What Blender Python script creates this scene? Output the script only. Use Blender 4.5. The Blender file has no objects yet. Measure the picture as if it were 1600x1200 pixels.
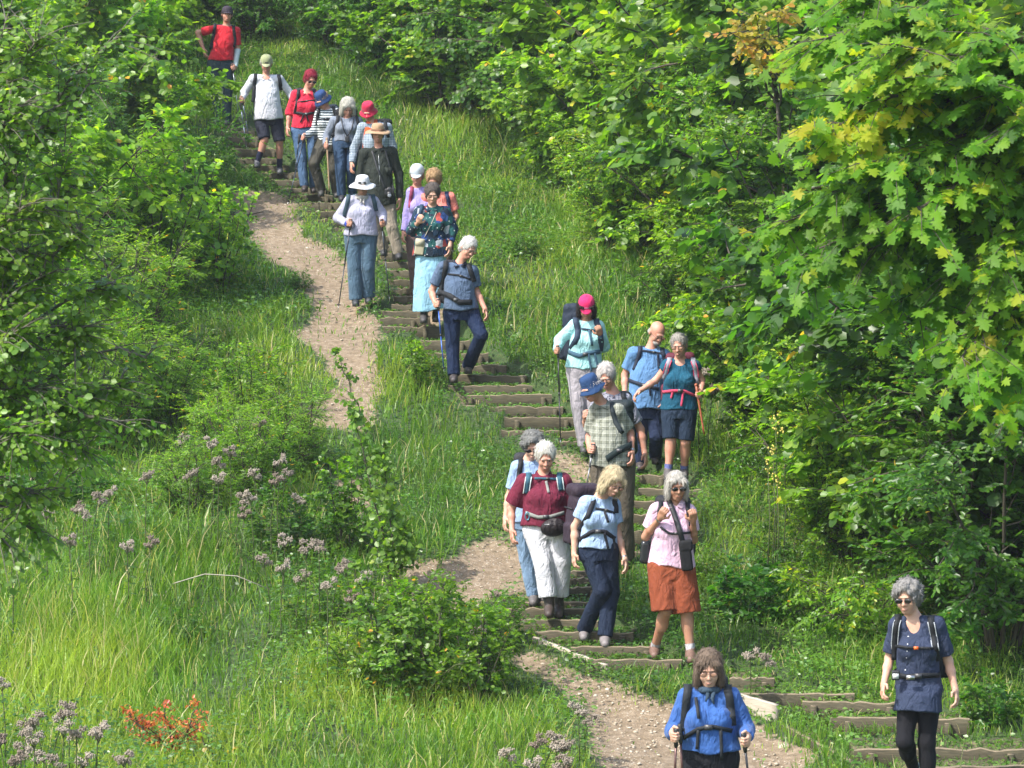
import bpy, math, random
import numpy as np
from mathutils import Vector, Matrix
# ------------------------------------------------------------------ camera, sky, sun, exposure
SC = bpy.context.scene
COL = SC.collection
F = 4800.0                       # focal length in photo pixels (photo 1600 x 1200)
CX, CY, YH = 800.0, 600.0, 250.0
PITCH = math.atan((CY - YH) / F)
CAMZ = 5.0
cam_d = bpy.data.cameras.new('camera'); cam = bpy.data.objects.new('camera', cam_d); COL.objects.link(cam)
cam.location = (0, 0, CAMZ); cam.rotation_euler = (math.pi/2 - PITCH, 0, 0)
cam_d.sensor_width = 36; cam_d.lens = 36*F/1600; cam_d.clip_start = 0.5; cam_d.clip_end = 2000
cam_d.dof.use_dof = True; cam_d.dof.focus_distance = 29.0; cam_d.dof.aperture_fstop = 9.0
SC.camera = cam
SUN_EL, SUN_AZ = math.radians(52), math.radians(-124)      # azimuth from +Y towards +X: the sun stands on the left, a little on the camera's side
SUN_DIR = Vector((math.sin(SUN_AZ)*math.cos(SUN_EL), math.cos(SUN_AZ)*math.cos(SUN_EL), math.sin(SUN_EL)))
w = bpy.data.worlds.new('World'); SC.world = w; w.use_nodes = True
wn = w.node_tree.nodes; wl = w.node_tree.links
sky = wn.new('ShaderNodeTexSky'); sky.sky_type = 'NISHITA'; sky.sun_disc = False
sky.sun_elevation = SUN_EL; sky.sun_rotation = SUN_AZ; sky.air_density = 1.3; sky.dust_density = 2.5; sky.ozone_density = 1.0
wn['Background'].inputs['Strength'].default_value = 0.15
wl.new(sky.outputs[0], wn['Background'].inputs['Color'])
sl = bpy.data.lights.new('sun', 'SUN'); sl.energy = 2.8; sl.angle = math.radians(0.6); sl.color = (1, 0.96, 0.88)
so = bpy.data.objects.new('sun', sl); COL.objects.link(so); so.location = (-20, 0, 40)
so.rotation_euler = SUN_DIR.to_track_quat('Z', 'Y').to_euler()
SC.view_settings.view_transform = 'Standard'; SC.view_settings.look = 'None'
SC.view_settings.exposure = 1.42; SC.view_settings.gamma = 1.0; SC.view_settings.use_curve_mapping = False
SC.cycles.max_bounces = 7; SC.cycles.diffuse_bounces = 3; SC.cycles.glossy_bounces = 2
SC.cycles.transmission_bounces = 4; SC.cycles.transparent_max_bounces = 6
SC.cycles.sample_clamp_indirect = 4.0; SC.cycles.use_denoising = True

# ------------------------------------------------------------------ helpers: meshes, tags
def A(*v): return np.array(v, dtype=np.float64)
def nrm(v): v = np.asarray(v, float); return v/(np.linalg.norm(v)+1e-12)
def mesh(name, verts, faces=None, quads=None, tris=None, smooth=True):
    me = bpy.data.meshes.new(name)
    if faces is not None:
        me.from_pydata([tuple(v) for v in verts], [], [tuple(f) for f in faces])
    else:
        verts = np.asarray(verts, np.float32)
        me.vertices.add(len(verts)); me.vertices.foreach_set('co', verts.ravel())
        loops, starts = [], []; n = 0
        for arr, k in ((quads, 4), (tris, 3)):
            if arr is not None and len(arr):
                arr = np.asarray(arr, np.int32)
                loops.append(arr.ravel()); starts.append(n + np.arange(len(arr), dtype=np.int32)*k); n += arr.size
        loops = np.concatenate(loops); starts = np.concatenate(starts)
        me.loops.add(len(loops)); me.loops.foreach_set('vertex_index', loops)
        me.polygons.add(len(starts)); me.polygons.foreach_set('loop_start', starts)
        me.update(calc_edges=True); me.validate()
    if smooth: me.polygons.foreach_set('use_smooth', np.ones(len(me.polygons), bool))
    me.update(); return me
def link(name, me, mat=None, parent=None):
    o = bpy.data.objects.new(name, me); COL.objects.link(o)
    if parent is not None: o.parent = parent
    if mat is not None and me is not None:
        if not me.materials: me.materials.append(mat)
    return o
def tag(o, label=None, cat=None, group=None, kind=None):
    if label: o['label'] = label
    if cat: o['category'] = cat
    if group: o['group'] = group
    if kind: o['kind'] = kind
    return o
def empty(name, loc, rz=0.0):
    o = bpy.data.objects.new(name, None); COL.objects.link(o); o.location = loc; o.rotation_euler = (0, 0, rz)
    o.empty_display_size = 0.1; return o
class MB:
    """collects shapes into one mesh"""
    def __init__(s): s.v = []; s.q = []; s.t = []; s.n = 0
    def add(s, v, q=None, t=None):
        v = np.asarray(v, float)
        if q is not None and len(q): s.q.append(np.asarray(q, int)+s.n)
        if t is not None and len(t): s.t.append(np.asarray(t, int)+s.n)
        s.v.append(v); s.n += len(v); return s
    def tube(s, pts, rad, n=8, caps=True, flat=1.0, side=None):
        pts = np.asarray(pts, float); m = len(pts)
        rad = np.broadcast_to(np.asarray(rad, float), (m,))
        T = np.gradient(pts, axis=0); T /= np.linalg.norm(T, axis=1)[:, None]+1e-12
        ref = A(0, 0, 1) if abs(T[0, 2]) < .9 else A(1, 0, 0)
        if side is not None: ref = nrm(side)
        u = nrm(np.cross(T[0], ref)); V = []
        for i in range(m):
            u = nrm(u - T[i]*np.dot(u, T[i])); w_ = np.cross(T[i], u)
            a = np.arange(n)*2*np.pi/n
            V.append(pts[i] + rad[i]*(np.cos(a)[:, None]*u + flat*np.sin(a)[:, None]*w_))
        V = np.concatenate(V); q = []
        for i in range(m-1):
            for j in range(n):
                q.append((i*n+j, i*n+(j+1) % n, (i+1)*n+(j+1) % n, (i+1)*n+j))
        t = []
        if caps:
            c0 = len(V); V = np.concatenate([V, pts[:1], pts[-1:]])
            for j in range(n):
                t.append((c0, (j+1) % n, j)); t.append((c0+1, (m-1)*n+j, (m-1)*n+(j+1) % n))
        return s.add(V, q, t)
    def box(s, c, h, R=None):
        c = np.asarray(c, float); h = np.asarray(h, float)
        k = np.array([(-1,-1,-1),(1,-1,-1),(1,1,-1),(-1,1,-1),(-1,-1,1),(1,-1,1),(1,1,1),(-1,1,1)], float)*h
        if R is not None: k = k @ np.asarray(R).T
        return s.add(k+c, [(0,3,2,1),(4,5,6,7),(0,1,5,4),(1,2,6,5),(2,3,7,6),(3,0,4,7)])
    def ball(s, c, r, R=None, nu=12, nv=8):
        r = np.broadcast_to(np.asarray(r, float), (3,)); V = []
        for i in range(nv+1):
            p = math.pi*i/nv
            for j in range(nu):
                a = 2*math.pi*j/nu; V.append((math.sin(p)*math.cos(a), math.sin(p)*math.sin(a), math.cos(p)))
        V = np.array(V)*r
        if R is not None: V = V @ np.asarray(R).T
        q = [(i*nu+j, (i+1)*nu+j, (i+1)*nu+(j+1) % nu, i*nu+(j+1) % nu) for i in range(nv) for j in range(nu)]
        return s.add(V+np.asarray(c, float), q)
    def lathe(s, prof, c=(0,0,0), R=None, n=28, sq=(1,1), warp=None):
        V = []
        for (r, z) in prof:
            for j in range(n):
                a = 2*math.pi*j/n; V.append((r*math.cos(a)*sq[0], r*math.sin(a)*sq[1], z))
        V = np.array(V)
        if warp is not None: V = warp(V)
        if R is not None: V = V @ np.asarray(R).T
        q = [(i*n+j, i*n+(j+1) % n, (i+1)*n+(j+1) % n, (i+1)*n+j) for i in range(len(prof)-1) for j in range(n)]
        return s.add(V+np.asarray(c, float), q)
    def build(s, name, mat, parent=None, smooth=True):
        me = mesh(name, np.concatenate(s.v), quads=np.concatenate(s.q) if s.q else None, tris=np.concatenate(s.t) if s.t else None, smooth=smooth)
        return link(name, me, mat, parent)
# value noise on points, numpy
_rg = np.random.default_rng(7); _LAT = _rg.random((32, 32, 32)).astype(np.float32)*2-1
def vnoise(P):
    P = np.asarray(P); i = np.floor(P).astype(int); f = P-i; f = f*f*(3-2*f); i &= 31; j = (i+1) & 31
    x0, y0, z0 = i.T; x1, y1, z1 = j.T; fx, fy, fz = f.T
    a = _LAT[x0,y0,z0]*(1-fx)+_LAT[x1,y0,z0]*fx; b = _LAT[x0,y1,z0]*(1-fx)+_LAT[x1,y1,z0]*fx
    c = _LAT[x0,y0,z1]*(1-fx)+_LAT[x1,y0,z1]*fx; d = _LAT[x0,y1,z1]*(1-fx)+_LAT[x1,y1,z1]*fx
    return (a*(1-fy)+b*fy)*(1-fz)+(c*(1-fy)+d*fy)*fz

# ------------------------------------------------------------------ materials
MATS = {}
class NT:
    def __init__(s, name):
        s.m = bpy.data.materials.new(name); s.m.use_nodes = True; s.t = s.m.node_tree; s.n = s.t.nodes
        s.b = s.n['Principled BSDF']; s.out = s.n['Material Output']
    def new(s, ty, **kw):
        n = s.n.new(ty)
        for k, v in kw.items():
            if k in n.inputs.keys(): n.inputs[k].default_value = v
            else: setattr(n, k, v)
        return n
    def L(s, a, b): s.t.links.new(a, b)
    def ramp(s, fac, stops, interp='LINEAR'):
        r = s.n.new('ShaderNodeValToRGB'); cr = r.color_ramp; cr.interpolation = interp
        while len(cr.elements) < len(stops): cr.elements.new(0.5)
        for e, (p, c) in zip(cr.elements, stops): e.position = p; e.color = (*c[:3], 1)
        s.L(fac, r.inputs[0]); return r.outputs[0]
    def mix(s, fac, a, b, mode='MIX'):
        n = s.n.new('ShaderNodeMix'); n.data_type = 'RGBA'; n.blend_type = mode
        for i, v in ((0, fac), (6, a), (7, b)):
            if hasattr(v, 'is_linked'): s.L(v, n.inputs[i])
            else: n.inputs[i].default_value = v if i == 0 else (*v[:3], 1)
        return n.outputs[2]
    def math(s, op, a, b=0.0, c=None):
        n = s.n.new('ShaderNodeMath'); n.operation = op
        for i, v in enumerate((a, b) if c is None else (a, b, c)):
            if hasattr(v, 'is_linked'): s.L(v, n.inputs[i])
            else: n.inputs[i].default_value = v
        return n.outputs[0]
    def noise(s, vec, scale, detail=4, rough=.55, dist=0.0):
        n = s.new('ShaderNodeTexNoise'); n.inputs['Scale'].default_value = scale; n.inputs['Detail'].default_value = detail
        n.inputs['Roughness'].default_value = rough; n.inputs['Distortion'].default_value = dist
        if vec is not None: s.L(vec, n.inputs['Vector'])
        return n.outputs[0]
    def coord(s, which='Object', scale=None):
        c = s.n.new('ShaderNodeTexCoord').outputs[which]
        if scale is not None:
            m = s.n.new('ShaderNodeMapping'); m.inputs['Scale'].default_value = scale; s.L(c, m.inputs[0]); c = m.outputs[0]
        return c
    def bump(s, h, strength=.3, dist=.01):
        b = s.n.new('ShaderNodeBump'); b.inputs['Strength'].default_value = strength; b.inputs['Distance'].default_value = dist
        s.L(h, b.inputs['Height']); s.L(b.outputs[0], s.b.inputs['Normal'])
    def setc(s, c):
        if hasattr(c, 'is_linked'): s.L(c, s.b.inputs['Base Color'])
        else: s.b.inputs['Base Color'].default_value = (*c[:3], 1)
def plain(name, col, rough=.5, metal=0.0, spec=.5, bumpscale=None, var=.12):
    if name in MATS: return MATS[name]
    t = NT(name); o = t.coord()
    n = t.noise(o, 30, 3)
    c = t.mix(n, tuple(x*(1-var) for x in col), tuple(min(1, x*(1+var)) for x in col)); t.setc(c)
    t.b.inputs['Roughness'].default_value = rough; t.b.inputs['Metallic'].default_value = metal
    t.b.inputs['Specular IOR Level'].default_value = spec
    if bumpscale: t.bump(t.noise(o, bumpscale, 3), .35, .004)
    MATS[name] = t.m; return t.m
def sRGB(h):
    h = h.lstrip('#'); r = [int(h[i:i+2], 16)/255 for i in (0, 2, 4)]
    return tuple(((x+.055)/1.055)**2.4 if x > .04045 else x/12.92 for x in r)

# ------------------------------------------------------------------ terrain
_TD = [0,12,15,18,20.4,22.3,24,26,27,28,29.5,31,32,34,35.5,37,39,41,42.8,44.2,45.7,48,52,58,70,100,200,600]
_TH = [-5.3,-5.1,-4.95,-4.87,-4.78,-4.68,-4.52,-4.23,-4.02,-3.79,-3.5,-3.25,-3.05,-2.45,-2.0,-1.65,-1.2,-.8,-.46,-.15,.35,1.1,2.2,3.6,6,10,16,20]
_dd = np.arange(0, 100, .1); _hh = np.interp(_dd, _TD, _TH)
_k = np.exp(-.5*(np.arange(-12, 13)/5.0)**2); _k /= _k.sum()
_hs = np.convolve(np.pad(_hh, 12, mode='edge'), _k, mode='valid'); _hs[-20:] = _hh[-20:]
def T(x, y):
    x = np.asarray(x, float); y = np.asarray(y, float)
    h = np.where(y < 99, np.interp(y, _dd, _hs), np.interp(y, _TD, _TH)) + CAMZ
    h = h + .035*np.sin(x*1.9+y*.7)*np.sin(y*1.3-x*.5) + .02*np.sin(x*4.1+1)*np.sin(y*3.7)
    far = np.clip((np.abs(x)-6)/10, 0, 1)
    return h + far*far*.8*np.sin(y*.21+x*.1) - np.clip(-x-4, 0, 8)*.04
def ray(px, py):
    u, v = (px-CX)/F, (CY-py)/F; c, s = math.cos(PITCH), math.sin(PITCH)
    return A(u, c+v*s, -s+v*c)
def at(px, py, d):                    # the world point seen at a photo pixel, d metres in front of the camera
    r = ray(px, py); fwd = A(0, math.cos(PITCH), -math.sin(PITCH)); return r*(d/np.dot(r, fwd)) + A(0, 0, CAMZ)
def ground(px, py):                   # where the line of sight first meets the hillside
    r = ray(px, py); k = np.arange(12, 90, .1); P = r[None]*(k/r[1])[:, None] + A(0, 0, CAMZ)
    below = P[:, 2] <= T(P[:, 0], P[:, 1]); i = int(np.argmax(below)) if below.any() else len(k)-1
    lo, hi = k[max(i-1, 0)], k[i]
    for _ in range(16):
        m = (lo+hi)/2; p = r*(m/r[1]) + A(0, 0, CAMZ)
        if p[2] <= T(p[0], p[1]): hi = m
        else: lo = m
    p = r*(hi/r[1]) + A(0, 0, CAMZ); p[2] = float(T(p[0], p[1])); return p
def depth(p): return float(p[1]*math.cos(PITCH) - (p[2]-CAMZ)*math.sin(PITCH))
def to_px(P):
    P = np.asarray(P, float); x, y, z = P[..., 0], P[..., 1], P[..., 2]-CAMZ; c, s = math.cos(PITCH), math.sin(PITCH)
    d = y*c - z*s; return CX+F*x/d, CY-F*(y*s+z*c)/d, d
def inpoly(x, y, poly):
    x = np.asarray(x); r = np.zeros(x.shape, bool); n = len(poly)
    for i in range(n):
        x1, y1 = poly[i]; x2, y2 = poly[(i+1) % n]
        c = ((y1 > y) != (y2 > y)) & (x < (x2-x1)*(y-y1)/((y2-y1) or 1e-9)+x1); r ^= c
    return r
DIRT = [
 [(335,303),(370,293),(420,297),(450,306),(470,322),(478,352),(500,378),(545,402),(575,440),(592,475),(584,520),(578,556),(600,590),(614,612),(590,628),(545,604),(505,572),(468,545),(456,520),(478,498),(488,470),(474,436),(440,402),(400,374),(368,345)],
 [(500,600),(560,615),(575,640),(552,668),(545,700),(530,700),(520,660),(490,640)], [(520,735),(552,740),(575,790),(590,830),(560,830),(530,780)], [(590,850),(640,870),(690,905),(700,940),(650,930),(612,900)],
 [(640,885),(695,878),(735,842),(800,832),(850,845),(880,870),(800,905),(740,925),(700,940),(640,925)],
 [(845,688),(900,702),(925,738),(920,800),(890,800),(880,760),(850,722)],
 [(785,1020),(840,1024),(905,1052),(965,1072),(1050,1092),(1105,1098),(1185,1112),(1235,1160),(1290,1230),(1330,1320),(1100,1420),(940,1300),(915,1170),(898,1105),(850,1066),(800,1046)],
 [(690,598),(740,602),(735,640),(700,640)],[(640,455),(690,470),(700,500),(640,492)],
]
STEPS = [  # photo x left, x right, y of the front top edge
 (345,398,205),(335,408,214),(350,432,233),(364,432,248),(372,452,259),(397,470,270),(417,482,282),(430,510,294),(452,520,305),(468,535,317),(480,545,330),(496,556,343),(520,590,357),(548,610,370),
 (588,645,383),(590,648,395),(592,652,409),(600,655,423),(606,660,437),(612,662,450),(616,664,463),(612,664,476),(590,668,486),(594,672,497),(597,690,510),
 (650,735,532),(647,763,552),(720,792,570),(716,823,586),(700,832,602),(724,862,617),(766,880,635),(788,902,652),(783,912,673),(872,930,689),
 (990,1040,742),(998,1096,764),(985,1088,783),(984,1060,804),(975,1040,830),(940,1010,861),
 (885,930,892),(880,926,903),(870,930,917),(803,924,940),(790,930,951),(812,935,968),(836,990,987),(890,1020,1010),(920,1066,1030),(1140,1210,1058),(1150,1335,1083),(1254,1400,1096),(1298,1515,1121),(1334,1620,1170),(1415,1640,1199)]
SW = []      # world data of the steps: (left point, right point, top z)
for (a, b, y) in STEPS:
    up_, dy_ = (.085, 17) if y > 1050 else (.05, 9) if y > 890 else (0, 0)
    L_, R_ = ground(a, y+dy_), ground(b, y+dy_); z = (L_[2]+R_[2])/2+up_; SW.append((L_, R_, z))
TREAD = []
for i, (L_, R_, z) in enumerate(SW):
    ym = (L_[1]+R_[1])/2; dep = .5
    if i > 0:
        pu = (SW[i-1][0][1]+SW[i-1][1][1])/2
        if pu-ym > .1: dep = min(dep, pu-ym-.03)
    TREAD.append((L_, R_, z-.012, dep))
def step_height(x, y):               # height of the soil tread at (x, y), or -99 off the stairs
    x = np.asarray(x, float); y = np.asarray(y, float); h = np.full(x.shape, -99.0)
    for (L_, R_, z, dep) in TREAD:
        f = (x-L_[0])/(R_[0]-L_[0]+1e-9); yl = L_[1]+(R_[1]-L_[1])*f
        m = (f > 0) & (f < 1) & (y > yl) & (y < yl+dep+.08); h = np.where(m, np.maximum(h, z), h)
    return h
def corridor(x, y):
    x = np.asarray(x, float); y = np.asarray(y, float); c = np.zeros(x.shape)
    for (L_, R_, z, dep) in TREAD:
        f = (x-L_[0])/(R_[0]-L_[0]+1e-9); yl = L_[1]+(R_[1]-L_[1])*f; wd = (R_[0]-L_[0])
        ex = np.minimum(f, 1-f)*wd; ey = np.minimum(y-yl+.12, yl+dep+.12-y)
        c = np.maximum(c, np.clip(ex/.06, 0, 1)*np.clip(ey/.05, 0, 1))
    return c
_DW = [[tuple(ground(a, b)[:2]) for (a, b) in poly] for poly in DIRT]
def dirt_mask(x, y):
    x = np.asarray(x, float); y = np.asarray(y, float); sh = x.shape; x = x.ravel(); y = y.ravel()
    P = np.stack([x*1.7, y*1.7, x*0], 1); jx = x + .16*vnoise(P) + .07*vnoise(P*3+5); jy = y + .3*vnoise(P+9) + .1*vnoise(P*3+1)
    m = np.zeros(x.shape)
    for poly in _DW: m = np.maximum(m, inpoly(jx, jy, poly).astype(float))
    return m.reshape(sh)
# ------------------------------------------------------------------ ground, steps
def axis_coords(lo, hi, st, far, n):
    a = np.arange(lo, hi+1e-6, st); e = np.geomspace(st*2, far, n)
    return a, e
xa = np.arange(-8, 8.01, .11); ex = np.geomspace(.3, 350, 26)
xs = np.concatenate([-8-ex[::-1], xa, 8+ex])
ya = np.arange(17, 50, .11); ey = np.geomspace(.3, 480, 30); eb = np.geomspace(.3, 60, 14)
ys = np.concatenate([17-eb[::-1], ya, ya[-1]+ey])
X, Y = np.meshgrid(xs, ys, indexing='ij')
Z = T(X, Y); cor = corridor(X, Y); dm = dirt_mask(X, Y)
for _ in range(1):
    dm[1:-1, 1:-1] = (dm[1:-1, 1:-1]*2+dm[:-2, 1:-1]+dm[2:, 1:-1]+dm[1:-1, :-2]+dm[1:-1, 2:])/6
Z = Z - .17*cor - .05*dm
Z += np.where(np.abs(X) < 9, .012, 0)*vnoise(np.stack([X.ravel()*5, Y.ravel()*5, X.ravel()*0], 1)).reshape(X.shape)
nx, ny = X.shape; ii = np.arange(nx*ny).reshape(nx, ny)
q = np.stack([ii[:-1, :-1], ii[1:, :-1], ii[1:, 1:], ii[:-1, 1:]], -1).reshape(-1, 4)
DMS = np.maximum(dm, cor*0).copy()
for _ in range(4): DMS[1:-1, 1:-1] = (DMS[1:-1, 1:-1]+DMS[:-2, 1:-1]+DMS[2:, 1:-1]+DMS[1:-1, :-2]+DMS[1:-1, 2:])/5
def soft_dirt(x, y):
    i = np.clip(np.searchsorted(xs, x), 1, len(xs)-1); j = np.clip(np.searchsorted(ys, y), 1, len(ys)-1); return DMS[i, j]
gme = mesh('hillside', np.stack([X.ravel(), Y.ravel(), Z.ravel()], 1), quads=q)
at_ = gme.attributes.new('dirt', 'FLOAT', 'POINT'); at_.data.foreach_set('value', np.maximum(np.clip(DMS*1.35-.1, 0, 1), cor*.55).ravel().astype(np.float32))
def mat_ground():
    t = NT('hillside_soil'); o = t.coord()
    a = t.n.new('ShaderNodeAttribute'); a.attribute_name = 'dirt'
    n1 = t.noise(o, 1.3, 5); n2 = t.noise(o, 14, 4); n3 = t.noise(o, 70, 3)
    dirt = t.ramp(n2, [(.25, sRGB('63553f')), (.5, sRGB('7c6c58')), (.75, sRGB('978874'))])
    v = t.new('ShaderNodeTexVoronoi', Scale=26.0); t.L(o, v.inputs['Vector'])
    peb = t.math('LESS_THAN', v.outputs['Distance'], .2)
    peb = t.math('MULTIPLY', peb, t.math('GREATER_THAN', n1, .47))
    dirt = t.mix(peb, dirt, sRGB('aba294'))
    dirt = t.mix(t.math('MULTIPLY', n3, .35), dirt, sRGB('7b6752'))
    veg = t.ramp(n2, [(.3, (.018, .035, .008)), (.55, (.035, .07, .014)), (.8, (.07, .1, .025))])
    veg = t.mix(t.math('GREATER_THAN', n3, .62), veg, (.09, .07, .04))
    f = t.math('ADD', a.outputs['Fac'], t.math('MULTIPLY', t.math('SUBTRACT', n2, .5), .9))
    f = t.ramp(f, [(.42, (0, 0, 0)), (.6, (1, 1, 1))])
    t.setc(t.mix(f, veg, dirt)); t.b.inputs['Roughness'].default_value = .95
    t.bump(t.math('ADD', n2, t.math('MULTIPLY', n3, .6)), .9, .03); return t.m
gr = link('ground', gme, mat_ground()); tag(gr, kind='structure')
# timber steps: riser board, two stakes, soil tread
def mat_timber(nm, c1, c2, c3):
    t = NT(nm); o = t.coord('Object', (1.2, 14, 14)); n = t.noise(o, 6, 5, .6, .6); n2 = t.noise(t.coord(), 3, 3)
    c = t.ramp(n, [(.25, c1), (.5, c2), (.8, tuple(x*.6+y*.4 for x, y in zip(c2, c3)))]); c = t.mix(t.math('MULTIPLY', n2, .6), c, t.mix(.5, c1, (.06, .09, .03))); ge = t.n.new('ShaderNodeNewGeometry'); sz = t.n.new('ShaderNodeSeparateXYZ'); t.L(ge.outputs['True Normal'], sz.inputs[0]); c = t.mix(t.math('GREATER_THAN', sz.outputs[2], .6), c, t.ramp(n, [(.25, c2), (.6, c3), (.9, tuple(min(1, q*1.3) for q in c3))]))  # upward faces coloured paler: sunlit top edge painted in, along with wear
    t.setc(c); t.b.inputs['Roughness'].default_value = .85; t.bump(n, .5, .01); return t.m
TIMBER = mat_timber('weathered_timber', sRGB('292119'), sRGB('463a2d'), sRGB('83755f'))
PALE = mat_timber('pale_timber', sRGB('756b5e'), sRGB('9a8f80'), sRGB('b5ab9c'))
def mat_tread():
    t = NT('trodden_soil'); o = t.coord(); n = t.noise(o, 12, 5); n2 = t.noise(o, 45, 3)
    c = t.ramp(n, [(.3, sRGB('2c2c19')), (.5, sRGB('433f26')), (.7, sRGB('665a45'))])
    c = t.mix(t.math('GREATER_THAN', n2, .58), c, sRGB('58702f')); t.setc(c); t.b.inputs['Roughness'].default_value = .95
    t.bump(n2, .8, .02); return t.m
TREADM = mat_tread()
ORD = ['topmost', 'second', 'third', 'fourth', 'fifth', 'sixth', 'seventh', 'eighth', 'ninth', 'tenth', 'eleventh', 'twelfth', 'thirteenth', 'fourteenth']
FL = [(0, 14, 'from the top in the highest flight beside the dark bush'), (14, 25, 'down between the white-hatted woman and the pale blue skirt'),
      (25, 35, 'down in the flight around the man with the blue pole'), (35, 41, 'down in the short run below the navy shorts'),
      (41, 49, 'down in the flight below the wide white trousers'), (49, 55, 'down in the lowest flight beside the navy dress')]
rgS = np.random.default_rng(3)
for i, (L_, R_, z) in enumerate(SW):
    mid = (L_+R_)/2; dx, dy = R_[0]-L_[0], R_[1]-L_[1]; ln = math.hypot(dx, dy); an = math.atan2(dy, dx)
    e = empty('timber_step', (mid[0], mid[1], z), an)
    for (a, b, s_) in FL:
        if a <= i < b: where = f'{ORD[i-a]} timber step {s_}'
    tag(e, where, 'step', 'timber-edged steps climbing the slope')
    slope = (R_[2]-L_[2])/ln*.4
    m = MB(); n = 14; xsb = np.linspace(-ln/2, ln/2, n); V = []; jt = rgS.normal(0, .006, (n, 2))
    for j, xx in enumerate(xsb):
        zt = slope*xx + jt[j, 0]; yy = jt[j, 1]
        V += [(xx, yy-.028, zt-.24), (xx, yy-.028, zt-.004), (xx, yy-.022, zt), (xx, yy+.018, zt), (xx, yy+.022, zt-.004), (xx, yy+.022, zt-.24)]
    q = [(j*6+k, (j+1)*6+k, (j+1)*6+(k+1) % 6, j*6+(k+1) % 6) for j in range(n-1) for k in range(6)]
    V += V[:6]+V[-6:]; b0 = n*6
    q += [(b0, b0+1, b0+4, b0+5), (b0+1, b0+2, b0+3, b0+4), (b0+11, b0+10, b0+7, b0+6), (b0+10, b0+9, b0+8, b0+7)]
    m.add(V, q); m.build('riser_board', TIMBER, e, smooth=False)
    for sx in ((-.36, .38) if ln > .7 else (.3,)):
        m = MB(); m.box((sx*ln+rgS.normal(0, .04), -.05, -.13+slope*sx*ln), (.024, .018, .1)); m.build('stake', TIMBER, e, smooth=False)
    dep = TREAD[i][3]; nu, nv = max(4, int(ln/.09)), max(3, int(dep/.08))
    U, Wd = np.meshgrid(np.linspace(-ln/2+.004, ln/2-.004, nu), np.linspace(.0225, dep+.04, nv), indexing='ij')
    P = np.stack([U.ravel(), Wd.ravel(), U.ravel()*slope-.03], 1); P[:, 2] += .022*vnoise(P*A(9, 9, 9)+i*3.3); P[:, 2] = np.minimum(P[:, 2], U.ravel()*slope-.006)
    g = np.arange(nu*nv).reshape(nu, nv); qq = np.stack([g[:-1, :-1], g[1:, :-1], g[1:, 1:], g[:-1, 1:]], -1).reshape(-1, 4)
    Pb = P.copy(); Pb[:, 2] = -.24; ed = np.concatenate([g[:, 0], g[-1, 1:], g[-2::-1, -1], g[0, -2:0:-1]]); nb = nu*nv
    sk = [(ed[k]+nb, ed[(k+1) % len(ed)]+nb, ed[(k+1) % len(ed)], ed[k]) for k in range(len(ed))]
    me = mesh('tread', np.concatenate([P, Pb]), quads=np.concatenate([qq, np.array(sk)]))
    link('tread', me, TREADM, e)
# kerb boards beside the stairs
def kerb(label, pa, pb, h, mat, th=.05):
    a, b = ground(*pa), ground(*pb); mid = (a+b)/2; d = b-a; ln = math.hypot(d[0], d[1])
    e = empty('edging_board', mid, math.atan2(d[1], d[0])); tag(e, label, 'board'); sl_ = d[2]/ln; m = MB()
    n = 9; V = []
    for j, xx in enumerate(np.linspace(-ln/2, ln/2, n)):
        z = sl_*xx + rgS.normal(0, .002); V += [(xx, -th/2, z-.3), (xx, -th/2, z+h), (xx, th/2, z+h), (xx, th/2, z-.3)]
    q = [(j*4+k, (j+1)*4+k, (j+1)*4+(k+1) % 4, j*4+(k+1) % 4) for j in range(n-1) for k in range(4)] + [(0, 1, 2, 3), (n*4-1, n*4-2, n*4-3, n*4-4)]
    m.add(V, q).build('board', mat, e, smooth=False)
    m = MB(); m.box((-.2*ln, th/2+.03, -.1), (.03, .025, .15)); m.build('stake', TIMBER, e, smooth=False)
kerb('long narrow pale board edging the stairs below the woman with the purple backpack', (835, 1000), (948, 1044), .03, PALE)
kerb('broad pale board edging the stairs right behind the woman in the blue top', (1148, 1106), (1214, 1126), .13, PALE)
kerb('low rotting edging board running down beside the lowest flight of steps', (1225, 1136), (1335, 1196), .02, TIMBER)
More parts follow.
